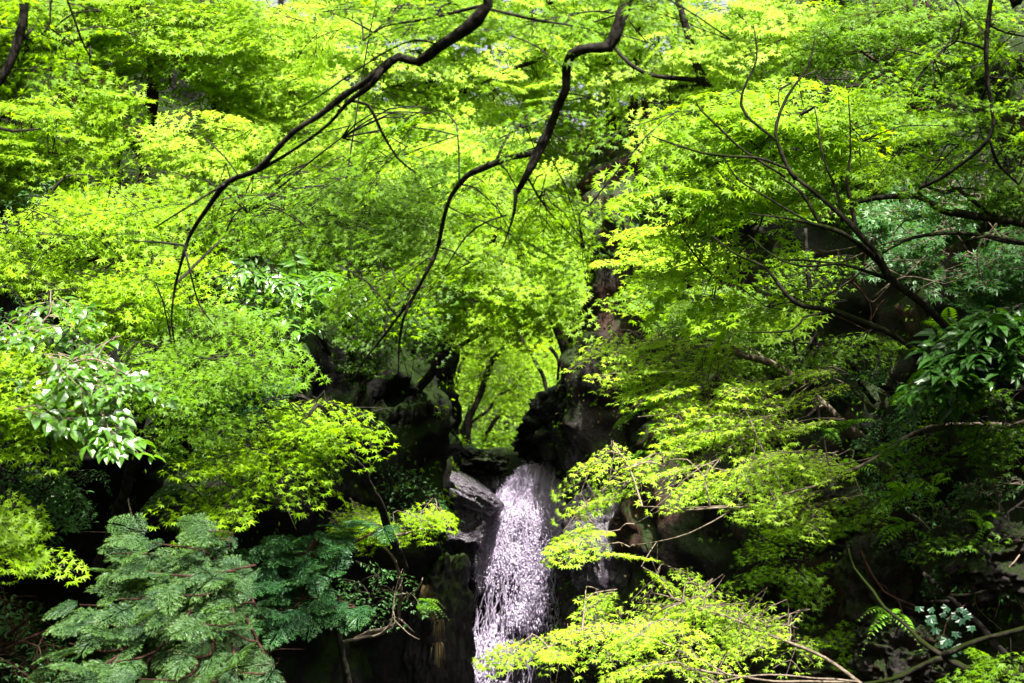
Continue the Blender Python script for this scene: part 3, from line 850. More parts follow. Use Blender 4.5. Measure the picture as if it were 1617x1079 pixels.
tree('maple_tree', 'small maple sprig with bare pale twigs beside the waterfall edge', 'tree', 19,
     [(560, 1010, 10.6, 4), (620, 985, 10.2, 3), (632, 950, 9.9, 2.6), (625, 890, 9.7, 2.2), (590, 850, 9.6, 2)],
     [[(590, 850, 9.6, 2), (630, 845, 9.5, 1.8), (665, 838, 9.5, 1.6), (715, 826, 9.5, 1)], [(665, 838, 9.5, 1.4), (672, 870, 9.5, 1)], [(632, 950, 9.9, 2), (660, 930, 9.8, 1.6), (668, 912, 9.8, 1)], [(540, 1014, 10.6, 2.2), (600, 1000, 10.2, 2), (625, 975, 10, 1.6), (655, 998, 10, 1)]],
     [B(625, 812, 9.5, 80, 18, .2, 12, (0.4, -.85, -.1), 0.35, tone=.6), B(580, 830, 9.6, 50, 25, .2, 7, (0.2, -.85, -.1), 0.4)],
     'maple', 'bark_pale', 'maples of the gorge', leaf=0.034, L=0.42, flat=.35, dens=1)
tree('maple_tree', 'low green maple foliage at the left edge below the pale leaved shrub', 'tree', 20,
     [(-120, 900, 7.2, 9), (-80, 780, 7.0, 8), (-40, 690, 6.8, 5), (20, 630, 6.6, 3)],
     [[(-60, 740, 6.9, 4), (0, 790, 6.4, 3), (50, 860, 6.2, 1.4)], [(-20, 670, 6.7, 3), (60, 670, 6.5, 2.2), (110, 690, 6.4, 1.2)]],
     [B(45, 620, 6.5, 80, 50, .3, 26, GL, 0.6, tone=.6), B(70, 680, 6.4, 70, 25, .2, 9, GL, 0.5), B(10, 820, 6.2, 35, 45, .2, 8, GL, 0.6), B(45, 872, 6.1, 22, 12, .1, 3, GL, .5), B(20, 570, 6.6, 60, 35, .3, 12, GL, .6)],
     'maple', 'bark', 'maples of the gorge', leaf=0.030, L=.42, lean=.7)

# --- right bank
tree('mossy_maple', 'dark mossy leaning maple fanning thin black branches up to the left', 'tree', 30,
     [(1620, 620, 7.6, 6.8), (1540, 560, 7.4, 6.2), (1477, 500, 7.2, 5.6), (1412, 443, 7.1, 6.5), (1386, 405, 7.05, 6.2), (1360, 378, 7.0, 5), (1327, 337, 7.0, 4.3), (1292, 306, 7.0, 3.4), (1257, 283, 7.0, 3.1)],
     [[(1257, 283, 7, 4.5), (1242, 262, 7, 4), (1226, 222, 7, 3.6), (1224, 193, 7, 3), (1240, 150, 7, 2.4), (1277, 103, 7, 1.8), (1287, 60, 7, 1)],
      [(1226, 222, 7, 2.8), (1177, 180, 7, 2.4), (1170, 147, 7, 2.2), (1194, 93, 7, 1.6), (1190, 40, 7, 1)],
      [(1244, 267, 7, 2.6), (1194, 250, 6.9, 2.4), (1140, 247, 6.8, 2.2), (1077, 233, 6.7, 1.8), (1030, 214, 6.7, 1)],
      [(1240, 280, 7, 2.4), (1177, 240, 7, 2.2), (1144, 207, 7, 2), (1107, 173, 7, 1.5), (1098, 158, 7, 1)],
      [(1300, 362, 7, 3.4), (1264, 303, 7, 3), (1230, 282, 7, 2)],
      [(1290, 357, 6.9, 1.8), (1210, 313, 6.9, 1.6), (1164, 283, 6.9, 1.4), (1144, 247, 6.9, 1)],
      [(1352, 368, 7, 4), (1346, 330, 7, 3.4), (1338, 285, 7, 2.6), (1345, 245, 7, 1.8), (1340, 150, 7, 1)],
      [(1330, 350, 7, 3), (1322, 300, 7.1, 2.6), (1300, 250, 7.1, 2), (1284, 170, 7.2, 1)],
      [(1390, 415, 7.1, 6), (1352, 385, 6.9, 5), (1310, 360, 6.8, 4), (1250, 345, 6.8, 2), (1180, 335, 6.8, 1)],
      [(1454, 560, 7.2, 4), (1394, 523, 7.1, 5), (1310, 493, 7.0, 4.6), (1257, 480, 6.9, 4), (1224, 440, 6.9, 3), (1207, 420, 6.9, 2.6), (1160, 400, 6.9, 2), (1120, 370, 6.9, 1)],
      [(1310, 493, 7, 2.4), (1270, 502, 6.9, 2), (1250, 523, 6.9, 1.8), (1170, 525, 6.9, 1)],
      [(1400, 440, 7.1, 3), (1330, 420, 7.0, 2.4), (1250, 415, 6.9, 2), (1180, 370, 6.9, 1)]],
     [B(1130, 230, 7.7, 130, 90, .4, 34, GR, 0.55, tone=.6), B(1270, 180, 7.7, 130, 90, .4, 32, GR, 0.5, tone=.6), B(1180, 330, 7.7, 120, 55, .35, 18, GR, 0.4, tone=.6), B(1380, 230, 7.7, 100, 70, .4, 18, GR, 0.4), B(1120, 430, 7.7, 90, 60, .35, 11, GR, 0.45, tone=.6), B(1200, 470, 7.7, 80, 40, .3, 6, GR, .4), B(1070, 320, 7.7, 70, 60, .3, 12, GR, .5, tone=.7)],
     'maple', 'bark_moss', 'maples of the gorge', leaf=0.048, L=0.52, tmpl=LEAF5, twig_m='bark', lean=.5, dens=0.62)
tree('mossy_maple', 'horizontal mossy limbs of a dim maple at the right edge', 'tree', 31,
     [(1760, 430, 6.8, 14), (1690, 385, 6.8, 9), (1617, 356, 6.8, 7.5), (1560, 350, 6.8, 6.5), (1504, 338, 6.8, 6)],
     [[(1504, 338, 6.8, 5.5), (1480, 330, 6.8, 5), (1455, 312, 6.8, 5), (1420, 309, 6.8, 4.6), (1380, 312, 6.8, 4), (1337, 321, 6.8, 3)],
      [(1455, 312, 6.8, 3.6), (1453, 296, 6.8, 3.2), (1490, 278, 6.7, 2.6), (1520, 255, 6.7, 2)],
      [(1580, 352, 6.8, 4), (1545, 325, 6.8, 4), (1512, 302, 6.8, 3.6), (1490, 305, 6.8, 3), (1462, 294, 6.8, 2)],
      [(1690, 385, 6.8, 4), (1600, 385, 6.7, 3.4), (1545, 372, 6.7, 3.4), (1500, 368, 6.7, 3), (1440, 376, 6.7, 2.6), (1390, 400, 6.7, 1.6)],
      [(1690, 385, 6.8, 4), (1617, 383, 6.6, 3.4), (1560, 372, 6.6, 2.8), (1520, 382, 6.6, 2)],
      [(1640, 300, 6.8, 5), (1610, 302, 6.8, 4), (1560, 304, 6.8, 3.2), (1500, 298, 6.8, 1.4)]],
     [B(1560, 290, 6.8, 80, 35, .3, 9, GR, 0.4, tone=.3), B(1520, 250, 7, 90, 40, .3, 10, GR, .4, tone=.3)],
     'maple_dark', 'bark_moss', 'maples of the gorge', leaf=0.03, L=.42)
tree('maple_tree', 'sunlit yellow maple at the top right of centre', 'tree', 32,
     [(1330, 560, 12.2, 12), (1270, 400, 12.1, 11), (1180, 250, 12.0, 9), (1100, 100, 12, 7), (1060, -40, 12, 5)],
     [[(1180, 250, 12, 5), (1240, 150, 11.8, 4), (1290, 60, 11.6, 2)], [(1120, 130, 12, 5), (1010, 110, 12.2, 3), (960, 60, 12.4, 2)]],
     [B(1060, 90, 13.5, 130, 110, .7, 52, GR, 0.75, tone=.65), B(1210, 70, 11.8, 120, 90, .7, 42, GR, 0.75, tone=.6), B(1010, 230, 13.9, 80, 50, .5, 20, GR, 0.7, tone=.72), B(1130, 200, 12, 110, 70, .5, 28, GR, .7, tone=.72)],
     'maple_yellow', 'bark', 'maples of the gorge', leaf=0.047, lean=.8, dens=1.7)
tree('maple_tree', 'green maple filling the top right corner above the mossy limbs', 'tree', 33,
     [(1640, 520, 10.4, 14), (1600, 380, 10.2, 12), (1540, 240, 10, 10), (1480, 90, 10, 7), (1450, -40, 10, 5)],
     [[(1530, 220, 10, 5), (1440, 140, 9.8, 4), (1360, 80, 9.7, 2)], [(1570, 300, 10, 5), (1480, 270, 9.6, 3), (1400, 260, 9.4, 2)]],
     [B(1380, 70, 10.0, 120, 90, .6, 42, GR, 0.65), B(1510, 70, 9.8, 110, 90, .6, 36, GR, 0.65), B(1420, 220, 9.6, 110, 60, .5, 26, GR, 0.6), B(1580, 180, 9.6, 70, 110, .5, 24, GR, .6), B(1300, 290, 9.6, 120, 55, .4, 24, GR, .5)],
     'maple_green', 'bark_brown', 'maples of the gorge', leaf=0.042, lean=.6, dens=1.5)
tree('maple_tree', 'maple with pale gold layered sprays reaching left over the dark overhang', 'tree', 34,
     [(1420, 760, 9.4, 10), (1340, 680, 9.0, 9), (1260, 600, 8.6, 7), (1180, 560, 8.3, 5), (1090, 545, 8.1, 3.4)],
     [[(1180, 560, 8.3, 3), (1120, 535, 8.2, 2.4), (1040, 552, 8.1, 1.6), (960, 560, 8, 1)], [(1260, 600, 8.6, 4), (1180, 640, 8, 3), (1080, 650, 7.8, 2), (1010, 660, 7.7, 1)], [(1300, 640, 8.8, 4), (1250, 670, 8, 3), (1170, 700, 7.6, 2), (1090, 740, 7.5, 1)]],
     [B(1010, 545, 8.1, 75, 26, .25, 17, GR, 0.35, tone=.85), B(1040, 590, 8.0, 75, 26, .25, 16, GR, 0.35, tone=.8), B(1120, 620, 7.9, 110, 35, .3, 26, GR, 0.3, tone=.7), B(1190, 660, 7.7, 105, 40, .3, 26, GR, 0.3, tone=.7), B(1110, 690, 7.6, 60, 22, .2, 10, GR, 0.3, tone=.75), B(1250, 610, 8.2, 70, 40, .3, 12, GR, .3, tone=.5), B(1120, 550, 8.3, 80, 30, .3, 14, GR, .35, tone=.6)],
     'maple_yellow', 'bark_pale', 'maples of the gorge', leaf=0.030, L=.46, flat=.35, dens=0.68)
tree('maple_tree', 'pale gold maple sprig beside the brown trunks at the cliff top', 'tree', 35,
     [(1260, 480, 10.6, 7), (1190, 430, 10.2, 6), (1120, 390, 9.9, 4), (1060, 375, 9.7, 2)],
     [[(1190, 430, 10.2, 3), (1100, 430, 9.8, 2), (1020, 410, 9.6, 1)]],
     [B(1050, 368, 9.6, 65, 22, .25, 13, GR, 0.4, tone=.85), B(1020, 405, 9.5, 55, 20, .25, 10, GR, 0.4, tone=.8), B(1110, 410, 9.8, 70, 30, .3, 12, GR, 0.4, tone=.6), B(1000, 470, 9.4, 50, 16, .2, 5, GR, .5, tone=.5)],
     'maple_yellow', 'bark', 'maples of the gorge', leaf=0.034, L=.5, flat=.35, dens=1)
tree('maple_tree', 'dim green maple hanging before the middle of the right cliff', 'tree', 36,
     [(1480, 660, 9.4, 7), (1380, 600, 9.2, 6), (1290, 550, 9.0, 5), (1200, 520, 8.9, 3)],
     [[(1290, 550, 9, 3), (1210, 570, 8.8, 2), (1140, 560, 8.7, 1)]],
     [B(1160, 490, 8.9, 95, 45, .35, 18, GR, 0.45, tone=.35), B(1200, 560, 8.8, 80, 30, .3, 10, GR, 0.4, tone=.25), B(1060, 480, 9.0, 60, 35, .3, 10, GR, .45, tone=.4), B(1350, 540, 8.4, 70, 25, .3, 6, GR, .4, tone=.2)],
     'maple_green', 'bark', 'maples of the gorge', leaf=0.034, lean=.7)
tree('maple_tree', 'maple branch sweeping down left with sunlit sprays in front of the falling water', 'tree', 37,
     [('w', 3.4, 6.6, 0.2, 0.06), (1720, 690, 7.0, 8), (1590, 667, 6.9, 4.5), (1494, 670, 6.9, 4), (1446, 686, 6.9, 4), (1396, 720, 6.9, 4), (1344, 740, 6.9, 3.8), (1310, 757, 6.9, 3.4), (1244, 779, 6.9, 3), (1170, 796, 7.0, 2.4), (1077, 804, 7.0, 2), (1010, 806, 7.1, 1)],
     [[(1170, 797, 7, 1.8), (1120, 800, 7, 1.6), (1052, 805, 7, 1.6), (1000, 830, 7.1, 1)], [(1160, 800, 7, 1.8), (1140, 815, 7, 1.8), (1105, 835, 7, 1.8), (1070, 850, 7, 1.6), (1000, 860, 7.1, 1)],
      [(1240, 780, 6.9, 1.6), (1200, 700, 7, 1.6), (1180, 650, 7.1, 1)], [(1396, 720, 6.9, 2), (1310, 735, 7, 1.6), (1240, 735, 7.1, 1)]],
     [B(1240, 722, 7.1, 100, 28, .25, 20, GR, 0.3, tone=.6), B(1140, 755, 7.1, 90, 24, .25, 16, GR, 0.3, tone=.7), B(985, 722, 7.4, 45, 14, .12, 5, GR, 0.35, L=.34, tone=.7), B(950, 775, 7.3, 75, 17, .18, 5, GR, 0.35, L=.36, tone=.75), B(910, 845, 7.2, 85, 16, .15, 7, GR, 0.35, L=.4, tone=.8), B(990, 868, 7.1, 75, 20, .2, 3, GR, 0.35, L=.4, tone=.7), B(1040, 900, 7.1, 50, 16, .2, 3, GR, .35, L=.36), B(1220, 800, 7.0, 90, 30, .25, 10, GR, .3, tone=.35), B(1040, 740, 7.3, 40, 14, .15, 4, GR, .35, L=.34)],
     'maple_yellow', 'bark_pale', 'maples of the gorge', leaf=0.028, L=.44, flat=.35, dens=0.6)
tree('maple_tree', 'low maple with wide flat bright sprays at the bottom in front of the fall', 'tree', 38,
     [('w', 2.3, 5.9, -0.5, 0.05), (1420, 1150, 6.3, 6), (1354, 1077, 6.4, 5), (1310, 1043, 6.5, 4), (1244, 1009, 6.6, 3.4), (1150, 979, 6.7, 2.6), (1080, 955, 6.8, 1.4)],
     [[(1354, 1077, 6.4, 3.6), (1240, 1075, 6.4, 3), (1150, 1066, 6.4, 2.6), (1080, 1056, 6.5, 2.4), (1000, 1044, 6.6, 2), (957, 1040, 6.7, 1)],
      [(1150, 1066, 6.4, 2), (1080, 1029, 6.5, 2.2), (1000, 999, 6.6, 1.8), (933, 991, 6.7, 1)], [(1354, 1077, 6.4, 3), (1260, 1068, 6.2, 2.4), (1180, 1070, 6.1, 2), (1080, 1090, 6.0, 1)]],
     [B(855, 1024, 6.7, 70, 18, .18, 10, GR, 0.35, L=.42, tone=.8), B(940, 1000, 6.7, 80, 24, .2, 12, GR, 0.35, tone=.75), B(1040, 985, 6.7, 90, 26, .25, 13, GR, 0.35, tone=.7), B(1140, 965, 6.8, 105, 26, .25, 20, GR, 0.3, tone=.65), B(1060, 1050, 6.4, 110, 22, .25, 8, GR, 0.35, tone=.7), B(1230, 990, 6.7, 80, 28, .25, 12, GR, 0.3, tone=.4), B(940, 950, 6.9, 55, 15, .15, 3, GR, .35, L=.36, tone=.7), B(1050, 945, 6.9, 60, 16, .2, 5, GR, .35, tone=.7)],
     'maple_yellow', 'bark_pale', 'maples of the gorge', leaf=0.027, L=.42, flat=.35, dens=0.55)
tree('maple_tree', 'forked thick mossy branches at the bottom right corner', 'tree', 39,
     [('w', 2.6, 5.2, -0.5, 0.07), (1720, 1110, 5.7, 8), (1617, 1074, 5.8, 6), (1544, 1066, 5.8, 5.5), (1488, 1038, 5.85, 6)],
     [[(1488, 1037, 5.85, 5), (1444, 1057, 5.9, 4.6), (1410, 1073, 5.9, 4), (1340, 1085, 6.0, 3)], [(1488, 1036, 5.85, 5), (1544, 1013, 5.8, 4.6), (1617, 996, 5.7, 4.2), (1680, 970, 5.7, 3)],
      [(1488, 1036, 5.85, 4), (1452, 1012, 5.9, 3.6), (1430, 988, 5.95, 3), (1394, 958, 6.05, 2.8), (1377, 932, 6.1, 2.2), (1349, 896, 6.2, 1.4), (1340, 868, 6.2, .8)]],
     [B(1580, 1050, 5.8, 50, 18, .2, 4, GR, 0.5, L=.3, tone=.3)],
     'maple_green', 'bark_moss', 'maples of the gorge', leaf=0.03, L=.36)
tree('maple_tree', 'shaded maple sprays low on the right before the ferny cliff', 'tree', 40,
     [('w', 3.2, 7.0, -0.3, 0.05), (1500, 950, 7.4, 5), (1400, 880, 7.6, 4), (1310, 860, 7.8, 3), (1240, 860, 7.9, 2)],
     [[(1400, 880, 7.6, 2), (1330, 940, 7.4, 1.6), (1260, 960, 7.3, 1)], [(1500, 950, 7.4, 3), (1420, 960, 7, 2), (1340, 1000, 6.9, 1)]],
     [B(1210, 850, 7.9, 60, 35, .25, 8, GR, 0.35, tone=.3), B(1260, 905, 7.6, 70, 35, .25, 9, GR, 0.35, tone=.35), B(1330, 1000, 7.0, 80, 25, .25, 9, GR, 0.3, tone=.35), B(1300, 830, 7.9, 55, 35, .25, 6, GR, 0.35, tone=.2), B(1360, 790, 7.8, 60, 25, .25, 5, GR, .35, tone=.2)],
     'maple_green', 'bark', 'maples of the gorge', leaf=0.03, L=.44, flat=.35, dens=0.8)
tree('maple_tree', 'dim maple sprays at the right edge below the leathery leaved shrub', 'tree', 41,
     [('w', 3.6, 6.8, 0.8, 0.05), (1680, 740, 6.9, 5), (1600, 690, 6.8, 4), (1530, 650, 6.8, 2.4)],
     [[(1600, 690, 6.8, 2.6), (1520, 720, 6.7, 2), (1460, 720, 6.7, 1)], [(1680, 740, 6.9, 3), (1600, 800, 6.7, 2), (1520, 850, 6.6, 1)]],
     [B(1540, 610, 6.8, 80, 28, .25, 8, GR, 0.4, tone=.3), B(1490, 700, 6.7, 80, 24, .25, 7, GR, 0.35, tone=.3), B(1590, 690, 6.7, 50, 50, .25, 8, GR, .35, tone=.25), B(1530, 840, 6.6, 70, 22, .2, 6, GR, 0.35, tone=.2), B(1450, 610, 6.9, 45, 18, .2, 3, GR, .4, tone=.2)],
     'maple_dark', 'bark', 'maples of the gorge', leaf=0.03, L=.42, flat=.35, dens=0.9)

# --- trunks on the right cliff
tree('tree_trunk', 'pair of reddish brown trunks standing on the right cliff top', 'tree', 45,
     [(1000, 470, 13.6, 12), (992, 400, 13.6, 11), (985, 330, 13.6, 11), (974, 270, 13.6, 10), (970, 180, 13.6, 9), (960, 60, 13.6, 8)],
     [[(1012, 440, 13.5, 10), (1010, 380, 13.5, 10), (1000, 320, 13.5, 9), (992, 260, 13.5, 8), (1000, 160, 13.5, 7), (1010, 40, 13.5, 5)], [(1030, 400, 13.4, 13), (1022, 330, 13.4, 12), (1010, 280, 13.4, 10), (1020, 160, 13.4, 8)]],
     [B(1000, 150, 14.4, 110, 70, .5, 14, GR, .7)], 'maple', 'bark_brown', leaf=0.036)
tree('tree_trunk', 'dark trunk rooted on the overhang edge leaning left across the gap', 'tree', 46,
     [(905, 585, 13.6, 12), (892, 552, 13.6, 9), (878, 520, 13.6, 8), (864, 498, 13.6, 7), (840, 450, 13.6, 5), (820, 380, 13.6, 3)],
     [[(868, 548, 13.5, 3), (882, 570, 13.5, 2.6), (880, 600, 13.5, 2)], [(893, 548, 13.6, 4), (905, 500, 13.6, 3.6), (900, 440, 13.6, 2.6)]],
     [B(900, 440, 13.6, 70, 40, .4, 10, GR, .8, tone=.3), B(930, 380, 13.4, 60, 50, .4, 12, GR, .8, tone=.3)], 'maple_dark', 'bark', leaf=0.034)
tree('tree_trunk', 'slim dark trunk with a pale scar before the right cliff', 'tree', 47,
     [(1292, 680, 8.6, 6), (1288, 620, 8.6, 6), (1286, 560, 8.6, 5.5), (1284, 500, 8.6, 5), (1276, 430, 8.6, 4), (1270, 360, 8.6, 2.5)],
     [[(1285, 530, 8.6, 3), (1262, 570, 8.5, 2.4), (1250, 520, 8.5, 1.6)]],
     [B(1290, 420, 8.6, 70, 35, .3, 8, GR, .4, tone=.4)], 'maple_green', 'bark', leaf=0.03)

# --- thin bent saplings in the bright glen behind the waterfall
_g = np.random.default_rng(77)
GLEN = [
    ([(742, 655, 19, 4.5), (760, 618, 19, 4.5), (768, 588, 19, 5), (785, 560, 19, 4.5), (815, 538, 19, 4), (850, 520, 19, 2)], 'bent sapling curving right in the middle of the bright glen', (815, 520)),
    ([(872, 640, 18, 3), (858, 598, 18, 3.4), (842, 560, 18, 3.4), (824, 530, 18, 3.2), (800, 480, 18, 2)], 'straight thin trunk slanting left before the bright glen', (800, 480)),
    ([(732, 694, 20, 2.6), (765, 645, 20, 2.6), (800, 613, 20, 2.4), (842, 578, 20, 2), (880, 555, 20, 1)], 'long thin stem slanting up right across the glen', (860, 560)),
    ([(735, 690, 21, 6), (745, 650, 21, 6), (762, 605, 21, 5), (758, 570, 21, 4), (770, 520, 21, 3)], 'thickest dark sapling trunk low in the bright glen', (760, 530)),
    ([(765, 690, 22, 4), (790, 655, 22, 3.6), (800, 640, 22, 3), (840, 615, 22, 2)], 'short dark stem at the foot of the glen slope', (830, 610)),
    ([(722, 700, 20, 3), (717, 640, 20, 3), (725, 590, 20, 3), (740, 550, 20, 2.4), (765, 500, 20, 1.6)], 'upright stem next to the left cliff edge in the glen', (735, 545)),
    ([(800, 700, 25, 4), (806, 640, 25, 4), (815, 590, 25, 3.4), (830, 530, 25, 2.4)], 'distant sapling behind the others beside the black overhang', (835, 560)),
    ([(700, 700, 24, 4), (715, 660, 24, 4), (735, 620, 24, 3.4), (745, 570, 24, 2)], 'distant sapling half hidden by the left cliff', (720, 600)),
]
for k, (tr, lb, (cx, cy)) in enumerate(GLEN):
    d = tr[0][2]
    tree('sapling', lb, 'tree', 60 + k, [(tr[0][0], 715, d, tr[0][3] * 1.1)] + tr, [],
         [B(cx, cy, d, 60, 45, .9, 11, (0, -1, 0), .7, L=.8, tone=.6, spread=1.0), B((cx + tr[0][0]) / 2 + 15, cy + 60, d, 55, 40, .8, 6, (0, -1, 0), .7, L=.8, spread=1.0), B(cx + 10, cy - 70, d, 70, 45, .9, 10, (0, -1, 0), .7, L=.8, spread=1.0)],
         'maple', 'bark', 'saplings in the glen behind the waterfall', leaf=0.05, sides=6, wob=.05)
for k, (x, y, h) in enumerate([(-3.2, 30, 6), (-1.4, 32, 7), (0.3, 31, 6.5), (1.8, 33, 7), (3.4, 30, 7), (-5.2, 31, 7), (-0.6, 37, 8), (2.6, 38, 8), (5.5, 34, 8), (-2.6, 26, 5), (1.4, 27, 5)]):
    z = float(terrain_z(x, y))
    rootp = ('w', x, y, z - .2, .12)
    nm = ['left of', 'close behind', 'in line with', 'right of', 'far right of', 'far left of', 'high above', 'high and right of', 'highest right of', 'near and left of', 'near and right of'][k]
    root = tree('background_tree', f'hazy lime green tree on the far slope {nm} the glen saplings', 'tree', 90 + k,
                [rootp, ('w', x + .1, y, z + h * .4, .1), ('w', x - .1, y, z + h * .9, .04)], [], [], 'maple_yellow', 'bark') if False else None
    t = thing('background_tree', (x, y, z), f'lime green tree on the far slope {nm} the glen saplings', 'tree', 'trees on the far slope')
    cr = Crown(90 + k, LEAF5, SPRAYS, .075, 1.2, .4, .006)
    q, rr = smooth_poly([(x, y, z - .2), (x + .15, y, z + h * .45), (x - .1, y, z + h * .95)], [.13, .1, .03], .3, .05)
    mb = MB(); mb.tube(q, rr, 7); mb.build('trunk', M['bark'], t)
    cr.add_limb(q)
    for _ in range(34):
        v = _g.normal(0, 1, 3); v = v / np.linalg.norm(v) * _g.random() ** .33
        p = np.array([x, y, z + h * .58]) + v * np.array([1.5, 1.3, h * .45])
        a = cr.nearest(p); cr.link(a, p, .012, .006, 3)
        cr.spray(p, unit(np.array([v[0], v[1] - .5, -.1])), np.array([0, -.5, 1.0]) + _g.normal(0, .25, 3), 1.2, np.clip(.55 + _g.normal(0, .15), 0, 1))
    cr.build([M['maple'], M['bark']], t)

# --- unseen trees added behind the viewer to cut sky light and dim the gorge
for k, (x, y, h, rx, rz, n) in enumerate([(-3.6, -3.5, 8, 3.4, 3.2, 60), (3.4, -3.0, 8, 3.4, 3.2, 60), (0.2, -7.0, 9, 3.6, 4.2, 80), (-6.5, -1.0, 9, 3.2, 3.5, 50), (6.5, -1.0, 9, 3.2, 3.5, 50)]):
    z = float(terrain_z(x, y))
    t = thing('maple_tree', (x, y, z), ['broad maple behind the viewer on the left bank', 'broad maple behind the viewer on the right bank', 'tall maple closing the gorge straight behind the viewer', 'maple high on the left slope behind the viewer', 'maple high on the right slope behind the viewer'][k], 'tree', 'maples of the gorge')
    cr = Crown(250 + k, LEAF5, SPRAYS, .085, 1.3, .5, .006)
    q, rr = smooth_poly([(x, y, z - .2), (x + .2, y, z + h * .4), (x, y, z + h * .9)], [.18, .13, .03], .3, .05)
    mb = MB(); mb.tube(q, rr, 8); mb.build('trunk', M['bark'], t)
    cr.add_limb(q)
    for _ in range(n):
        v = _g.normal(0, 1, 3); v = v / np.linalg.norm(v) * _g.random() ** .4
        p = np.array([x, y, z + h * .55]) + v * np.array([rx, rx * .7, rz])
        a = cr.nearest(p); cr.link(a, p, .02, .008, 3)
        cr.spray(p, unit(np.array([v[0], v[1], -.1]) + .01), np.array([0, .3, 1.0]) + _g.normal(0, .45, 3), 1.3, .5)
    cr.build([M['maple_green'], M['bark']], t)

# ------------------------------------------------------------------ shrubs
tree('broadleaf_shrub', 'shrub with broad pale shining leaves at the left edge', 'shrub', 120,
     [(-90, 760, 7.0, 8), (-50, 650, 6.9, 6), (0, 560, 6.8, 4), (60, 510, 6.7, 2)],
     [[(-40, 630, 6.9, 3), (60, 590, 6.5, 2.4), (150, 570, 6.3, 1.6), (200, 590, 6.3, 1)], [(-60, 670, 6.9, 3), (60, 650, 6.3, 2), (170, 660, 6.2, 1)], [(145, 672, 6.3, 1.6), (142, 700, 6.3, 1.2), (130, 725, 6.3, .8)]],
     [B(110, 575, 6.4, 90, 35, .3, 22, GL, 0.35, tone=.7), B(60, 500, 6.7, 70, 45, .3, 18, GL, 0.4, tone=.5), B(100, 660, 6.2, 80, 25, .25, 12, GL, 0.35, tone=.8), B(170, 600, 6.3, 40, 30, .2, 6, GL, .35, tone=.8)],
     'broad', 'bark_pale', 'shrubs on the banks', leaf=0.064, L=.42, tmpl=OVAL, sprays=OSPRAYS, jit=.3, dens=.42, crown_name='foliage')
tree('broadleaf_shrub', 'shrub with narrow pointed glinting leaves on a level branch, middle left', 'shrub', 121,
     [(520, 560, 9.0, 4), (500, 520, 8.8, 3.6), (460, 490, 8.5, 3), (425, 480, 8.3, 1.6)],
     [[(500, 520, 8.8, 3), (520, 460, 8.4, 2), (560, 430, 8.3, 1)], [(460, 490, 8.5, 2), (400, 440, 8.2, 1.4), (360, 430, 8.1, 1)]],
     [B(430, 440, 8.2, 95, 18, .25, 18, GL, 0.4, tone=.7), B(530, 440, 8.3, 60, 14, .2, 8, GL, 0.4, tone=.8), B(420, 475, 8.1, 35, 12, .15, 4, GL, .5, tone=.9)],
     'broad', 'bark', 'shrubs on the banks', leaf=0.085, L=.42, tmpl=LANCE, sprays=OSPRAYS, jit=.3, crown_name='foliage')
tree('azalea_shrub', 'dim small leaved azalea bush before the dark hollow at the left edge', 'shrub', 122,
     [(-60, 980, 7.2, 6), (0, 900, 7.0, 5), (40, 820, 6.9, 3)],
     [[(0, 900, 7, 3), (60, 850, 6.8, 2), (60, 780, 6.8, 1.4)]],
     [B(30, 760, 6.9, 70, 50, .3, 18, GL, 0.5, tone=.3), B(85, 780, 6.8, 45, 25, .2, 8, GL, 0.5, tone=.4), B(40, 820, 6.8, 50, 50, .2, 8, GL, .5, tone=.2)],
     'blue', 'bark', 'shrubs on the banks', leaf=0.038, L=.3, tmpl=LANCE, sprays=OSPRAYS, jit=.6, crown_name='foliage')
tree('azalea_shrub', 'low dim bush with reddish twigs at the bottom left corner', 'shrub', 123,
     [(-60, 1080, 6.6, 5), (-10, 1020, 6.5, 4), (40, 980, 6.4, 2)],
     [[(-10, 1020, 6.5, 2.4), (50, 1010, 6.3, 1.6), (90, 990, 6.3, 1)]],
     [B(20, 960, 6.5, 60, 30, .3, 11, GL, 0.5, tone=.3), B(50, 1040, 6.3, 60, 30, .3, 9, GL, 0.5, tone=.2)],
     'blue', 'bark_brown', 'shrubs on the banks', leaf=0.03, L=.28, tmpl=LANCE, sprays=OSPRAYS, jit=.6, crown_name='foliage')
tree('rhododendron_shrub', 'shrub with whorls of long dark leathery leaves at the right edge', 'shrub', 124,
     [('w', 3.5, 7.2, 1.0, .05), (1680, 600, 6.6, 5), (1600, 560, 6.4, 4), (1540, 550, 6.3, 2.4)],
     [[(1600, 560, 6.4, 2.4), (1560, 510, 6.3, 1.8), (1600, 490, 6.3, 1)], [(1680, 600, 6.6, 3), (1560, 590, 6.3, 2), (1490, 570, 6.2, 1)]],
     [B(1560, 550, 6.3, 85, 35, .25, 15, GR, 0.45, tone=.5), B(1590, 495, 6.3, 40, 22, .2, 6, GR, 0.45, tone=.5), B(1495, 575, 6.2, 35, 18, .2, 4, GR, .45, tone=.55)],
     'rhodo', 'bark', 'shrubs on the banks', leaf=0.095, L=.34, tmpl=LANCE, sprays=OSPRAYS, jit=.35, crown_name='foliage')
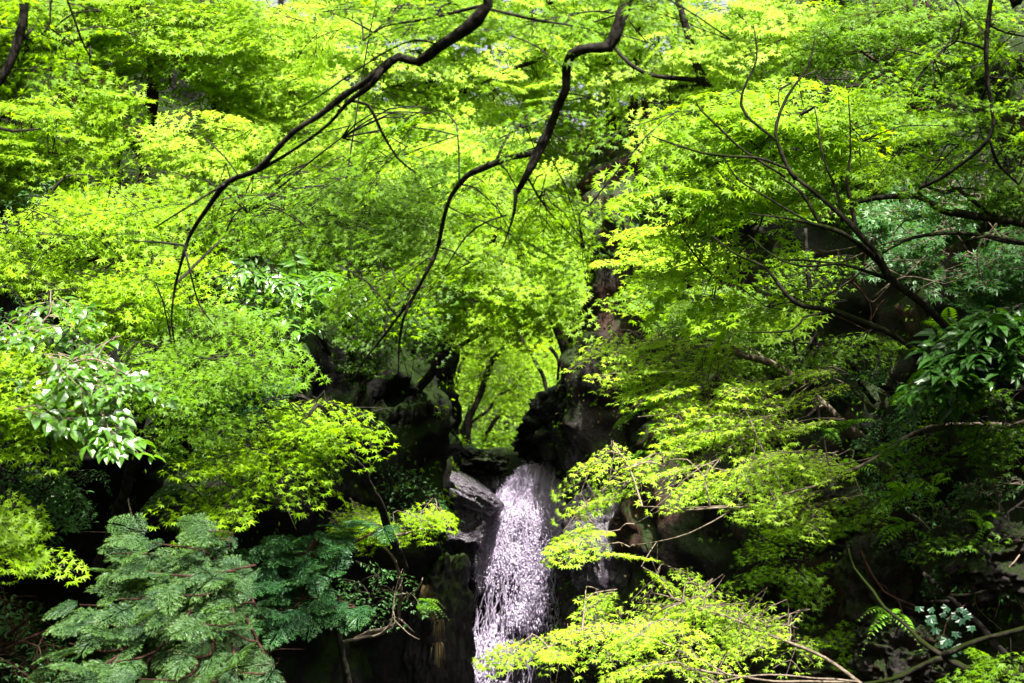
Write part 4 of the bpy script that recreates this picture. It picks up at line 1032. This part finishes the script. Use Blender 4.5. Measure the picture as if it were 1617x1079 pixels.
BUSH = [(1395, 690, 7.6, 40, 45, 14, 'grey green bush of small rosettes on the cliff right of the slim trunk'),
        (1350, 590, 8.2, 40, 35, 9, 'faint bush of small leaves high in the dark of the right cliff'),
        (1440, 650, 7.4, 35, 50, 10, 'upright bush of star rosettes below the mossy trunk base'),
        (1490, 840, 6.9, 40, 50, 13, 'lit bush of pale small leaves left of the brown rock, right edge'),
        (1565, 780, 6.7, 50, 45, 13, 'bush of pale pointed leaves on the bright part of the right cliff'),
        (1520, 910, 6.6, 55, 30, 9, 'sparse pale leaved bush just above the round-leaved ivy'),
        (1590, 900, 6.5, 35, 50, 8, 'straggling bush at the right edge beside the brown rock'),
        (1420, 760, 7.4, 45, 30, 9, 'dim bush beneath the sweeping branch on the right cliff'),
        (650, 780, 11.2, 60, 40, 12, 'dark bush on the left cliff face above the pale twigs'),
        (600, 930, 10.6, 60, 50, 12, 'dark bush low on the left cliff beside the fall'),
        (330, 690, 8.6, 70, 25, 9, 'dim bush above the dark left hollow'),
        (235, 440, 8.6, 40, 40, 8, 'blue green bush half hidden behind the sunlit left maple'),
        (40, 500, 7.6, 60, 40, 10, 'shaded blue green bush behind the broad pale leaves, left edge'),
        (200, 240, 10.8, 45, 50, 9, 'dark bush in the gap between the upper left maples'),
        (60, 330, 9.4, 70, 40, 12, 'dim bush beneath the upper left maple by the frame edge'),
        (110, 780, 8.6, 70, 60, 16, 'nearly black bush inside the dark left hollow'),  # bush added to cover sunlit rock so the hollow reads dark
        (60, 700, 8.4, 60, 50, 14, 'dark bush behind the pale leaved shrub at the hollow mouth'),  # likewise added as dark cover over lit rock
        (1000, 340, 13.2, 40, 50, 12, 'grey green bush at the foot of the brown trunks')]
for k, (px, py, d, rx, ry, n, lb) in enumerate(BUSH):
    s = 1 if px > 800 else -1
    tree('small_leaved_shrub', lb, 'shrub', 140 + k, [(px + s * 30, py + ry * 1.3, d + .25, 4), (px + s * 12, py + ry * .5, d + .12, 3), (px, py - ry * .4, d, 1.5)], [],
         [B(px, py, d, rx, ry, .2, n, GR if s > 0 else GL, .7, tone=.45 if px > 1400 else .3, spread=1.0)],
         'blue', 'bark_pale' if px > 1450 else 'bark', 'shrubs on the banks', leaf=0.026 if d < 9 else .036, L=.2 if d < 9 else .34, tmpl=LANCE, sprays=OSPRAYS, jit=.8, crown_name='foliage', twig_r=.0018)

LOWG = [(1480, 330, 8.6, 90, 50, 30, 'blue green small leaved shrub mass under the horizontal mossy limbs'),
        (1580, 420, 7.8, 60, 60, 22, 'deep green small leaved shrub at the right edge above the leathery leaves'),
        (1440, 400, 8.4, 60, 45, 14, 'dim blue green shrub behind the leaning mossy trunk')]
for k, (px, py, d, rx, ry, n, lb) in enumerate(LOWG):
    tree('small_leaved_shrub', lb, 'shrub', 170 + k, [(px + 60, py + ry * 1.6, d + .4, 5), (px + 25, py + ry * .5, d + .2, 4), (px, py - ry * .4, d, 2)], [],
         [B(px, py, d, rx, ry, .3, n, GR, .6, tone=.55, spread=.9)], 'blue', 'bark_pale', 'shrubs on the banks', leaf=0.04, L=.34, tmpl=LEAF5, jit=.45, crown_name='foliage')


# ------------------------------------------------------------------ cypress: flat fans of scale leaves
def frond_tmpl(rng):
    """A flat fan: midrib, side twigs, and short scale-leaf branchlets; returns quads and tone (tips are new growth)."""
    V, Q, T = [], [], []

    def strip(p, a, l, w, tone):
        d = np.array([math.cos(a), math.sin(a), 0]); b = np.array([-d[1], d[0], 0])
        e = p + d * l
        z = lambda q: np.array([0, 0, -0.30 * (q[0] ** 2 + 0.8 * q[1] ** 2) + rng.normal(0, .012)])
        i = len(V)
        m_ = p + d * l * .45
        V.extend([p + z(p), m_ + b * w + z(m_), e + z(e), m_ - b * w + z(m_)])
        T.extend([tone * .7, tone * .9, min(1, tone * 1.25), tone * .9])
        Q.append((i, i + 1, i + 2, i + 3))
    n1 = 11
    for i in range(n1):
        t = (i + .6) / n1
        p = np.array([t, 0.03 * math.sin(5 * t), 0])
        for s in (1, -1):
            l1 = .52 * (1 - t) ** .7 * rng.uniform(.75, 1.1) + .08
            a1 = s * R(rng.uniform(38, 52))
            k = max(2, int(l1 / .07))
            for j in range(k):
                u = (j + .5) / k
                p2 = p + np.array([math.cos(a1), math.sin(a1), 0]) * l1 * u
                r_ = max(t, abs(p2[1]) * 1.6, p2[0])
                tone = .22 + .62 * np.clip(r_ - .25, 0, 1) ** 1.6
                for s2 in (1, -1):
                    strip(p2, a1 + s2 * R(rng.uniform(28, 45)), (.075 + .09 * (1 - u)) * rng.uniform(.8, 1.2), .013, tone)
            pe = p + np.array([math.cos(a1), math.sin(a1), 0]) * l1 * .8
            strip(pe, a1, l1 * .2 + .06, .014, .8)
            strip(p, a1, l1, .010, .3)
    strip(np.array([0., 0, 0]), 0, 1.05, .012, .3)
    strip(np.array([.93, 0, 0]), 0, .15, .016, .9)
    return np.array(V), np.array(Q), np.array(T)


FROND = [frond_tmpl(np.random.default_rng(300 + k)) for k in range(4)]


def cypress(name, label, seed, trunk, clumps, mat, group=None):
    rng = np.random.default_rng(seed)
    P, r = poly_px(trunk)
    root = thing(name, P[0], label, 'conifer', group)
    q, rr = smooth_poly(P, r, .05, .015)
    mb = MB(); mb.tube(q, rr * .7, 7); mb.build('trunk', M['bark'], root)
    limb = [q]
    fo = MB()
    for (px, py, d, rx, n, ax, L) in clumps:
        c = at(px, py, d)
        A = np.concatenate(limb)
        a = A[np.argmin(((A - c) ** 2).sum(-1))]
        ax = unit(np.array(ax, float))
        base = c - ax * rx / F * d
        bq, br = smooth_poly([a, (a + base) / 2 + np.array([0, 0, -.02]), base, c + ax * rx / F * d * .6], [.009, .008, .006, .002], .05)
        bm_ = MB(); bm_.tube(bq, br, 5); bm_.build('branch', M['bark_brown'], root)
        lim = bq[len(bq) // 3:]
        for k in range(n):
            p = lim[rng.integers(len(lim))] + rng.normal(0, .02, 3)
            s = 1 if k % 2 else -1
            side = unit(np.cross([0, 0, 1.0], ax)) * s
            dr = unit(ax * rng.uniform(.5, 1.1) + side * rng.uniform(.1, 1.0) + np.array([0, 0, rng.uniform(-.45, .45)]))
            nr = np.array([0, -.45, 1.0]) + rng.normal(0, .3, 3)
            V, Q, T = FROND[rng.integers(4)]
            l = L * rng.uniform(.7, 1.25)
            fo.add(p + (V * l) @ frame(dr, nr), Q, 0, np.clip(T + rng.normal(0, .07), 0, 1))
    fo.build('crown', [M[mat]], root)
    return root


_c = np.random.default_rng(5)


def clump_set(pts, n, L, gl):
    return [(px, py, d, rx, n, (gl[0] + _c.normal(0, .35), gl[1] + _c.normal(0, .3), .1 + _c.normal(0, .12)), L) for px, py, d, rx in pts]


cypress('cypress', 'grey green cypress of feathery flat sprays at the bottom left', 401,
        [(430, 1180, 6.6, 14), (400, 1060, 6.5, 12), (380, 960, 6.4, 9), (350, 880, 6.3, 5)],
        clump_set([(200, 875, 6.1, 45), (270, 862, 6.0, 50), (330, 850, 6.2, 40), (185, 910, 6.0, 45), (250, 905, 5.9, 50), (320, 905, 6.0, 50), (215, 945, 5.8, 50), (290, 940, 5.8, 50), (365, 900, 6.1, 40), (150, 955, 5.8, 45), (170, 985, 5.7, 50), (240, 985, 5.7, 50), (330, 985, 5.7, 45), (140, 1020, 5.6, 50), (110, 1055, 5.5, 50), (200, 1040, 5.6, 50), (290, 1030, 5.6, 45), (250, 1070, 5.5, 50), (330, 1070, 5.5, 50), (370, 1000, 5.8, 40), (390, 1060, 5.6, 40), (360, 950, 6.0, 40), (160, 1075, 5.5, 45), (340, 840, 6.3, 30)], 9, .155, (-.75, -.6)), 'conifer')
cypress('cypress', 'darker shaded cypress sprays right of the grey green one', 402,
        [(560, 1150, 7.6, 9), (540, 1020, 7.4, 8), (520, 920, 7.3, 6), (500, 850, 7.2, 3)],
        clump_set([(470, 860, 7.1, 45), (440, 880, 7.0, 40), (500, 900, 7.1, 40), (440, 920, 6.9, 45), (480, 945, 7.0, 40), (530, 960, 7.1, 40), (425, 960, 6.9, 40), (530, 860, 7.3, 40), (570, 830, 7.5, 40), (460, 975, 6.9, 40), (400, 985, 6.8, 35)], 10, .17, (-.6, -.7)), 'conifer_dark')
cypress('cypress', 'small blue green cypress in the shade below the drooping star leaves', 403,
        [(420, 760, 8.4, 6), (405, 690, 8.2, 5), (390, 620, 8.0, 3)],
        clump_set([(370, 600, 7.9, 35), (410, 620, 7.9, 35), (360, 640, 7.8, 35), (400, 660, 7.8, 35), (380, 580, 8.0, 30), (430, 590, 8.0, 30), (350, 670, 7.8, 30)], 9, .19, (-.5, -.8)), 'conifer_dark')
cypress('cypress', 'cypress tuft just behind the sunlit flat sprays, left of centre', 404,
        [(330, 880, 8.0, 5), (315, 830, 7.8, 4), (300, 790, 7.7, 3)],
        clump_set([(280, 790, 7.5, 35), (310, 770, 7.5, 35), (265, 800, 7.4, 30), (320, 800, 7.4, 30)], 9, .17, (-.7, -.7)), 'conifer')


# ------------------------------------------------------------------ ferns, tufts, vines, ivy
def frond(mb, rng, base, d, L, w, n=13, mat=0):
    """One arching fern frond: midrib with paired narrow leaflets."""
    d = unit(d)
    t = np.linspace(0, 1, n)
    P = base + d * (t * L)[:, None] + np.array([0, 0, -.55 * L]) * (t ** 2)[:, None]
    tn = unit(np.gradient(P, axis=0))
    side = unit(np.cross(tn, np.array([0, 0, 1.0]) + rng.normal(0, .2, 3)))
    nr = np.cross(side, tn)
    mb.tube(P, np.linspace(.003, .001, n), 3, 1, cap=False)
    wd = w * np.sin(np.clip(t * 1.02 + .12, 0, 1) ** .8 * PI)
    for s in (1, -1):
        k = slice(1, n)
        put_leaves(mb, LANCE, P[k], side[k] * s + tn[k] * .45 + np.array([0, 0, -.2]), nr[k], np.maximum(wd[k], .01), np.clip(.5 + rng.normal(0, .15, n - 1), 0, 1), mat)


FERNS = [(1432, 800, 7.0, .30, 'lit fern hanging from the right cliff above the reddish rock'), (1428, 850, 6.9, .26, 'second lit fern, just below the brightest one on the right cliff'),
         (1475, 790, 7.0, .22, 'fern with spread fronds right of the brightest fern'), (1345, 760, 8.0, .25, 'dim fern under the sweeping branch'),
         (1398, 815, 7.4, .18, 'small narrow fern left of the brightest fern'), (1410, 985, 6.5, .24, 'yellow green fern above the forked mossy branch'),
         (1345, 690, 8.2, .28, 'dark fern beside the slim dark trunk'), (1005, 640, 12.6, .34, 'fern on the dark face below the gold sprays'),
         (1035, 665, 12.4, .32, 'fern clinging right of the black overhang'), (990, 680, 12.7, .30, 'narrow fern on the wet column beside the waterfall'),
         (1060, 700, 12.2, .34, 'fern in shade under the layered gold sprays'), (1020, 735, 12.4, .30, 'fern on black rock above the small sprig'),
         (1110, 780, 10.8, .3, 'fern on the dark cliff behind the sweeping branch'), (1230, 830, 8.9, .22, 'tiny fern low in the dark of the right cliff'),
         (1500, 540, 7.6, .25, 'dim fern behind the leathery leaves'), (1560, 850, 6.5, .22, 'pale fern on the bright part of the right cliff'),
         (1300, 700, 8.6, .26, 'fern at the foot of the slim dark trunk'), (665, 970, 11.4, .3, 'fern on the left cliff beside the dry grass')]
for k, (px, py, d, L, lb) in enumerate(FERNS):
    rng = np.random.default_rng(500 + k)
    p = at(px, py - 20, d)
    t = thing('fern', p, lb, 'fern', 'ferns on the gorge cliffs')
    s = -1 if px > 800 else 1
    for j in range(6 if d < 9 else 7):
        mb = MB()
        frond(mb, rng, p, np.array([s * rng.uniform(-.4, 1), -rng.uniform(.2, 1), rng.uniform(-.1, .7)]), L * rng.uniform(.7, 1.15), L * .2)
        mb.build('frond', [M['fern'], M['bark']], t)
TUFT = [(672, 945, 11.6, 'dry straw grass tuft hanging highest beside the fall'), (684, 965, 11.6, 'dry grass tuft, second down on the left cliff edge'), (694, 1000, 11.6, 'dry grass tuft in the middle of the cliff edge line'), (693, 1035, 11.6, 'lowest dry grass tuft beside the falling water')]
for k, (px, py, d, lb) in enumerate(TUFT):
    rng = np.random.default_rng(540 + k)
    p = at(px, py - 18, d)
    mb = MB()
    for j in range(26):
        a = np.array([rng.normal(0, .5), -rng.uniform(.2, 1), rng.uniform(0, .5)])
        q, rr = smooth_poly([p, p + a * .04, p + a * .055 + np.array([0, 0, -.07]), p + a * .06 + np.array([0, 0, -.16 * rng.uniform(.7, 1.2)])], [.003, .003, .002, .001], .05)
        mb.tube(q, rr, 3, 0, float(rng.random()), cap=False)
    o = mb.build('grass_tuft', M['dry'])
    tag(o, lb, 'grass tuft', 'dry grass tufts on the left cliff')
VINES = [([(430, 700, 8.6), (435, 760, 8.6), (470, 830, 8.5)], 'bare'), ([(200, 770, 8.8), (205, 810, 8.7), (215, 850, 8.7)], 'bare'),
         ([(545, 1012, 9.6), (590, 1008, 9.5), (622, 980, 9.5), (632, 930, 9.5), (640, 900, 9.5)], 'bare'), ([(1360, 870, 6.8), (1395, 935, 6.7), (1440, 950, 6.6), (1475, 968, 6.6), (1500, 990, 6.6)], 'bare'),
         ([(1500, 940, 6.5), (1550, 930, 6.4), (1585, 900, 6.4), (1600, 880, 6.4)], 'bare'), ([(1230, 410, 8), (1330, 420, 7.9), (1400, 390, 7.8), (1450, 375, 7.8)], 'bare'),
         ([(1300, 470, 8), (1380, 420, 7.9), (1420, 370, 7.9), (1450, 330, 7.8)], 'bare'), ([(1470, 240, 8), (1490, 290, 7.9), (1500, 340, 7.9), (1520, 400, 7.9)], 'bare'),
         ([(1550, 240, 8), (1562, 300, 7.9), (1560, 350, 7.9)], 'bare'), ([(1600, 300, 7.6), (1560, 380, 7.6), (1555, 430, 7.6), (1570, 470, 7.6)], 'bare'),
         ([(1380, 470, 8), (1420, 440, 8), (1480, 450, 7.9), (1530, 430, 7.8)], 'bare'), ([(400, 950, 6.8), (420, 1000, 6.8), (430, 1060, 6.8), (460, 1090, 6.8)], 'bare'),
         ([(395, 960, 6.7), (400, 1020, 6.7), (430, 1085, 6.7)], 'bare'), ([(0, 1030, 6.2), (50, 1005, 6.2), (110, 990, 6.3)], 'bare'),
         ([(1340, 440, 8), (1370, 480, 8), (1360, 540, 8)], 'bare'), ([(1290, 400, 7.9), (1340, 395, 7.9), (1390, 380, 7.8)], 'bare')]
VL = ['thin bare root hanging in the dark left hollow top', 'short pale stem standing in the dark left hollow', 'bare looping twig on the dark left cliff beside the fall', 'reddish bare twig trailing over the lower right cliff',
      'pale bare twig bending up at the right edge', 'long pale bare twig crossing behind the leaning mossy trunk', 'pale twig slanting steeply behind the leaning mossy trunk', 'pale hanging twig above the horizontal mossy limb',
      'short pale twig hanging near the thin straight black one', 'bare brown twig at the right edge below the mossy limbs', 'level bare twig in the dark right of the mossy trunk', 'brown bare stem among the cypress sprays',
      'second brown stem crossing the cypress base', 'reddish bare twig at the bottom left corner', 'short reddish root under the mossy trunk fork', 'pale arching twig above the mossy trunk fork']
for k, ((pts, _), lb) in enumerate(zip(VINES, VL)):
    rng = np.random.default_rng(570 + k)
    P = [at(*p) for p in pts]
    q, rr = smooth_poly(P, np.linspace(.007, .003, len(P)), .05, .05)
    mb = MB(); mb.tube(q, rr, 5)
    for j in range(4):
        i = rng.integers(len(q) // 4, len(q) - 1)
        e = q[i] + rng.normal(0, .14, 3)
        b2, r2 = smooth_poly([q[i], (q[i] + e) / 2 + rng.normal(0, .03, 3), e], [.004, .003, .0015], .05)
        mb.tube(b2, r2, 4)
    tag(mb.build('bare_twig', M['bark_pale' if k not in (3, 13, 14, 11, 12) else 'bark_brown']), lb, 'twig', 'bare twigs and roots on the banks')


def cover(name, wall, n, tmpl, leaf, mat, seed, keep=None, label='', cat='ivy', kind=None, zr=None, hang=.6):
    rng = np.random.default_rng(seed)
    p, nn = wall.sample(rng, n, zr, keep)
    k = len(p)
    d = np.array([0, 0, -hang]) + rng.normal(0, .5, (k, 3)) + nn * .35
    mb = MB()
    put_leaves(mb, tmpl, p + nn * rng.uniform(.01, .09, k)[:, None], d, nn + rng.normal(0, .4, (k, 3)) + np.array([0, 0, .5]), leaf * rng.uniform(.6, 1.25, k), np.clip(.45 + rng.normal(0, .22, k), 0, 1))
    return tag(mb.build(name, mat), label, cat, None, kind)


def pxof(p):
    q = p - CAM
    d = q @ _fw
    return 808.5 + F * q[:, 0] / d, 539.5 - F * (q @ _up) / d


def patch(x0, x1, y0, y1, fz=1.6, thr=-.1, s=0):
    def f(p):
        a, b = pxof(p)
        return (a > x0) & (a < x1) & (b > y0) & (b < y1) & (fbm(p * fz, 3, s) > thr) & (p[:, 1] > 3)
    return f


cover('ivy', LEFT, 3600, LEAF5, .045, M['maple'], 601, patch(540, 720, 590, 860, 1.6, -.35, 1), 'green lobed ivy draping the left cliff face beside the waterfall')
cover('ivy', LEFT, 1300, LEAF5, .040, M['maple_green'], 602, patch(520, 720, 860, 1090, 2.0, .1, 2), 'sparse dim ivy low on the left cliff beside the fall')
cover('ivy', RIGHT, 700, OVAL, .045, M['fern'], 603, patch(1330, 1617, 700, 1079, 2.2, .15, 3), 'pale green creeper dotted over the lower right cliff')
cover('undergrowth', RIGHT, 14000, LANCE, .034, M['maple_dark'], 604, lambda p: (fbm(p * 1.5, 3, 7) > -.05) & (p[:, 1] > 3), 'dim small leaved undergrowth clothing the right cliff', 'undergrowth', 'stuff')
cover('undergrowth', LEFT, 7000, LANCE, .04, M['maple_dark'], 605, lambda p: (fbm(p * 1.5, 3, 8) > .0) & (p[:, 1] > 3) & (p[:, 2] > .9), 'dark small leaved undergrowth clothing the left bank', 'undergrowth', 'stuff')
cover('undergrowth', RIGHT, 9000, LEAF5, .045, M['maple_green'], 606, lambda p: (p[:, 2] > 3.3) & (p[:, 1] > 3) & (fbm(p * 1.1, 3, 9) > -.2), 'green saplings and herbs over the slope above the right cliff', 'undergrowth', 'stuff')
cover('undergrowth', LEFT, 9000, LEAF5, .045, M['maple_green'], 607, lambda p: (p[:, 2] > 2.9) & (p[:, 1] > 3) & (fbm(p * 1.1, 3, 10) > -.1), 'green herbs over the slope above the left cliff', 'undergrowth', 'stuff')
cover('leaf_litter', RIGHT, 5000, OVAL, .032, M['dry'], 608, lambda p: (p[:, 1] > 3) & (fbm(p * 1.3, 3, 12) > -.1), 'fallen brown leaves caught on ledges of the right cliff', 'leaf litter', 'stuff')
cover('undergrowth', RIGHT, 5000, LEAF5, .034, M['fern'], 609, lambda p: (p[:, 1] > 3) & (p[:, 2] < 3) & (fbm(p * 1.7, 3, 14) > .05), 'small green herbs scattered over the lower right cliff', 'undergrowth', 'stuff')
_u = np.random.default_rng(620)
ux, uy = _u.uniform(-3.5, 4.0, 9000), _u.uniform(14.7, 27, 9000)
ok = (np.abs(ux - .1) > .28) | (uy > 15.4)
ux, uy = ux[ok], uy[ok]
mb = MB()
k = len(ux)
put_leaves(mb, LEAF5, np.stack([ux, uy, terrain_z(ux, uy) + _u.uniform(.0, .22, k)], -1), _u.normal(0, 1, (k, 3)) * np.array([1, 1, .25]) + np.array([0, -.5, -.2]), np.array([0, -.6, 1.0]) + _u.normal(0, .4, (k, 3)), _u.uniform(.03, .07, k), np.clip(_u.normal(.4, .25, k), 0, 1))
tag(mb.build('undergrowth', M['maple_green']), 'leafy undergrowth on the floor of the glen behind the waterfall', 'undergrowth', kind='stuff')
# round-leaved ivy sprig
_v = np.random.default_rng(610)
t = thing('ivy', at(1480, 960, 6.3), 'blue green round-leaved ivy sprig hanging before the lower right cliff', 'ivy')
mb = MB()
for sx, sy in ((1460, 975), (1475, 985), (1488, 975), (1500, 985), (1512, 972), (1525, 985), (1508, 1000), (1495, 1008), (1490, 1022), (1505, 1015), (1518, 1000), (1480, 1000), (1470, 968), (1497, 962), (1535, 975), (1466, 988), (1483, 1010), (1512, 1012), (1520, 962), (1530, 995), (1450, 965), (1500, 1030)):
    put_leaves(mb, IVYL, at(sx + _v.normal(0, 5), sy - 6 + _v.normal(0, 5), 6.3 + _v.normal(0, .04))[None], np.array([[_v.normal(0, .5), -.5, -1.0]]), np.array([[0, -.8, .7]]) + _v.normal(0, .2, (1, 3)), np.array([.034 * _v.uniform(.7, 1.2)]), np.array([_v.random()]))
mb.build('leaves', M['teal'], t)
mb = MB()
q, rr = smooth_poly([at(1530, 950, 6.45), at(1500, 975, 6.34), at(1490, 1000, 6.33), at(1492, 1025, 6.3)], [.004, .004, .003, .002], .04)
mb.tube(q, rr, 4); mb.build('stem', M['bark_brown'], t)

# ------------------------------------------------------------------ the waterfall
_w = np.random.default_rng(900)
OCT_V = np.array([(1, 0, 0), (-1, 0, 0), (0, 1, 0), (0, -1, 0), (0, 0, 1), (0, 0, -1)], float)
OCT_F = np.array([(0, 2, 4), (2, 1, 4), (1, 3, 4), (3, 0, 4), (2, 0, 5), (1, 2, 5), (3, 1, 5), (0, 3, 5)])
EDGE_Y = [722, 760, 790, 850, 920, 1000, 1085, 1160]
EDGE_L = [820, 792, 774, 762, 750, 738, 722, 714]
EDGE_R = [896, 897, 898, 902, 914, 922, 930, 936]


def fall_pt(u, py):
    """u 0..1 across the fall, py down it; water leaves the lip and arcs out towards the viewer."""
    d = 14.35 - 0.55 * np.clip((py - 722) / 90, 0, 1) ** .8 - 0.25 * np.clip((py - 800) / 300, 0, 1)
    l = np.interp(py, EDGE_Y, EDGE_L); r = np.interp(py, EDGE_Y, EDGE_R)
    px = l + (r - l) * u
    # the lip itself slopes: its left side sits lower
    pyy = py + np.clip(1 - (py - 722) / 130, 0, 1) * 22 * np.clip(.75 - u, 0, 1)
    return CAM + np.stack([(px - 808.5) / F * d, 0 * d, 0 * d], -1) + _up * ((539.5 - pyy) / F * d)[:, None] + _fw * d[:, None]


fall = MB()
# solid rushing head at the lip, torn into a frayed sheet lower down
nu, nv = 110, 300
uu, vv = np.meshgrid(np.linspace(0, 1, nu), np.linspace(722, 1100, nv), indexing='ij')
P = fall_pt(uu.ravel(), vv.ravel())
nz = fbm(np.stack([uu.ravel() * 14, vv.ravel() / 26, 0 * uu.ravel()], -1), 4, 91)
nz2 = fbm(np.stack([uu.ravel() * 40, vv.ravel() / 9, 0 * uu.ravel()], -1), 3, 92)
P = P + np.array([0, -1.0, 0.25]) * (0.045 * nz + 0.03 * nz2)[:, None]
idx = np.arange(nu * nv).reshape(nu, nv)
quad = np.stack([idx[:-1, :-1], idx[1:, :-1], idx[1:, 1:], idx[:-1, 1:]], -1).reshape(-1, 4)
qc = quad.mean(1).astype(int)
f_ = fbm(np.stack([uu.ravel() * 9, vv.ravel() / 34, 0 * uu.ravel() + 3], -1), 4, 95)
edge = np.minimum(uu.ravel(), 1 - uu.ravel())
hole_ = np.exp(-((uu.ravel() - .72) / .16) ** 2) * np.clip((vv.ravel() - 880) / 60, 0, 1)
ok = (f_ + .8 * nz2 > np.interp(vv.ravel(), [722, 830, 900, 1100], [-3.0, -1.9, .15, .75]) + .6 * hole_) & (edge > .05 * (1 + nz2)) 
fall.add(P, quad[ok[quad].all(1)], 0, .5, True)
# drops: thrown lumps near the lip, stretched falling drops below
Nd = 85000
py = 722 + (_w.random(Nd) ** 0.85) * 400
u = np.clip(_w.beta(1.25, 1.25, Nd), 0, 1)
cl = fbm(np.stack([u * 7, py / 60, 0 * u], -1), 3, 97) + .5 * fbm(np.stack([u * 22, py / 40, 0 * u + 5], -1), 2, 98)
hole = np.exp(-((u - .72) / .16) ** 2) * np.clip((py - 880) / 60, 0, 1)       # thin place where the rock shows through
keep = cl > -.40 + .7 * hole + .75 * np.clip((py - 860) / 160, 0, 1) + _w.normal(0, .22, Nd)
u, py = u[keep], py[keep]
p = fall_pt(u, py)
k = len(p)
low = np.clip((py - 760) / 260, 0, 1)
p += _w.normal(0, 1, (k, 3)) * np.stack([.015 + .05 * low, .05 + .10 * low, .02 + 0 * low], -1)
sz = (.0028 + .0048 * _w.random(k) ** 4) * (1 + .3 * low)
asp = 1.5 + 4.5 * low * _w.random(k)
V = p[:, None, :] + OCT_V[None] * np.stack([sz, sz, sz * asp], -1)[:, None, :] * (1 + _w.normal(0, .2, (k, 6, 1)))
tl = _w.normal(0, .3, k) * (1 - low)
V[..., 0] += (V[..., 2] - p[:, None, 2]) * tl[:, None]
fall.add(V.reshape(-1, 3), (OCT_F[None] + (np.arange(k) * 6)[:, None, None]).reshape(-1, 3), 0, .5, True)
# long falling strings of water
for j in range(520):
    u0 = _w.beta(1.3, 1.3); y0 = 745 + 290 * _w.random(); ln = 25 + 70 * _w.random()
    if abs(u0 - .72) < .13 and y0 > 880 and _w.random() < .7:
        continue
    yy = np.linspace(y0, y0 + ln, 7)
    q = fall_pt(np.clip(u0 + .02 * np.sin(np.arange(7) + j), 0, 1), yy) + np.array([0, _w.normal(0, .07), 0])
    fall.tube(q, (.003 + .008 * _w.random() ** 2) * .6 * np.array([.2, .8, 1.1, .7, 1, .6, .15]), 4, 0, cap=False)
# thin side trickle over the purple rock
tp = np.array([at(px_, py_, d_) for px_, py_, d_ in ((902, 855, 13.0), (925, 880, 12.85), (945, 915, 12.75), (958, 950, 12.7), (968, 1000, 12.68), (972, 1060, 12.66))])
for j in range(110):
    o_ = _w.normal(0, .03, 3)
    i0 = _w.integers(0, 4)
    q, rr = smooth_poly(tp[i0:i0 + 2] + o_ + _w.normal(0, .008, (2, 3)), [.003, .004], .06)
    fall.tube(q, .0045 * np.sin(np.linspace(.1, 3, len(q))) + .0008, 4, 0, cap=False)
tag(fall.build('waterfall', M['water']), 'white waterfall breaking into drops below the dark overhang', 'waterfall', kind='structure')
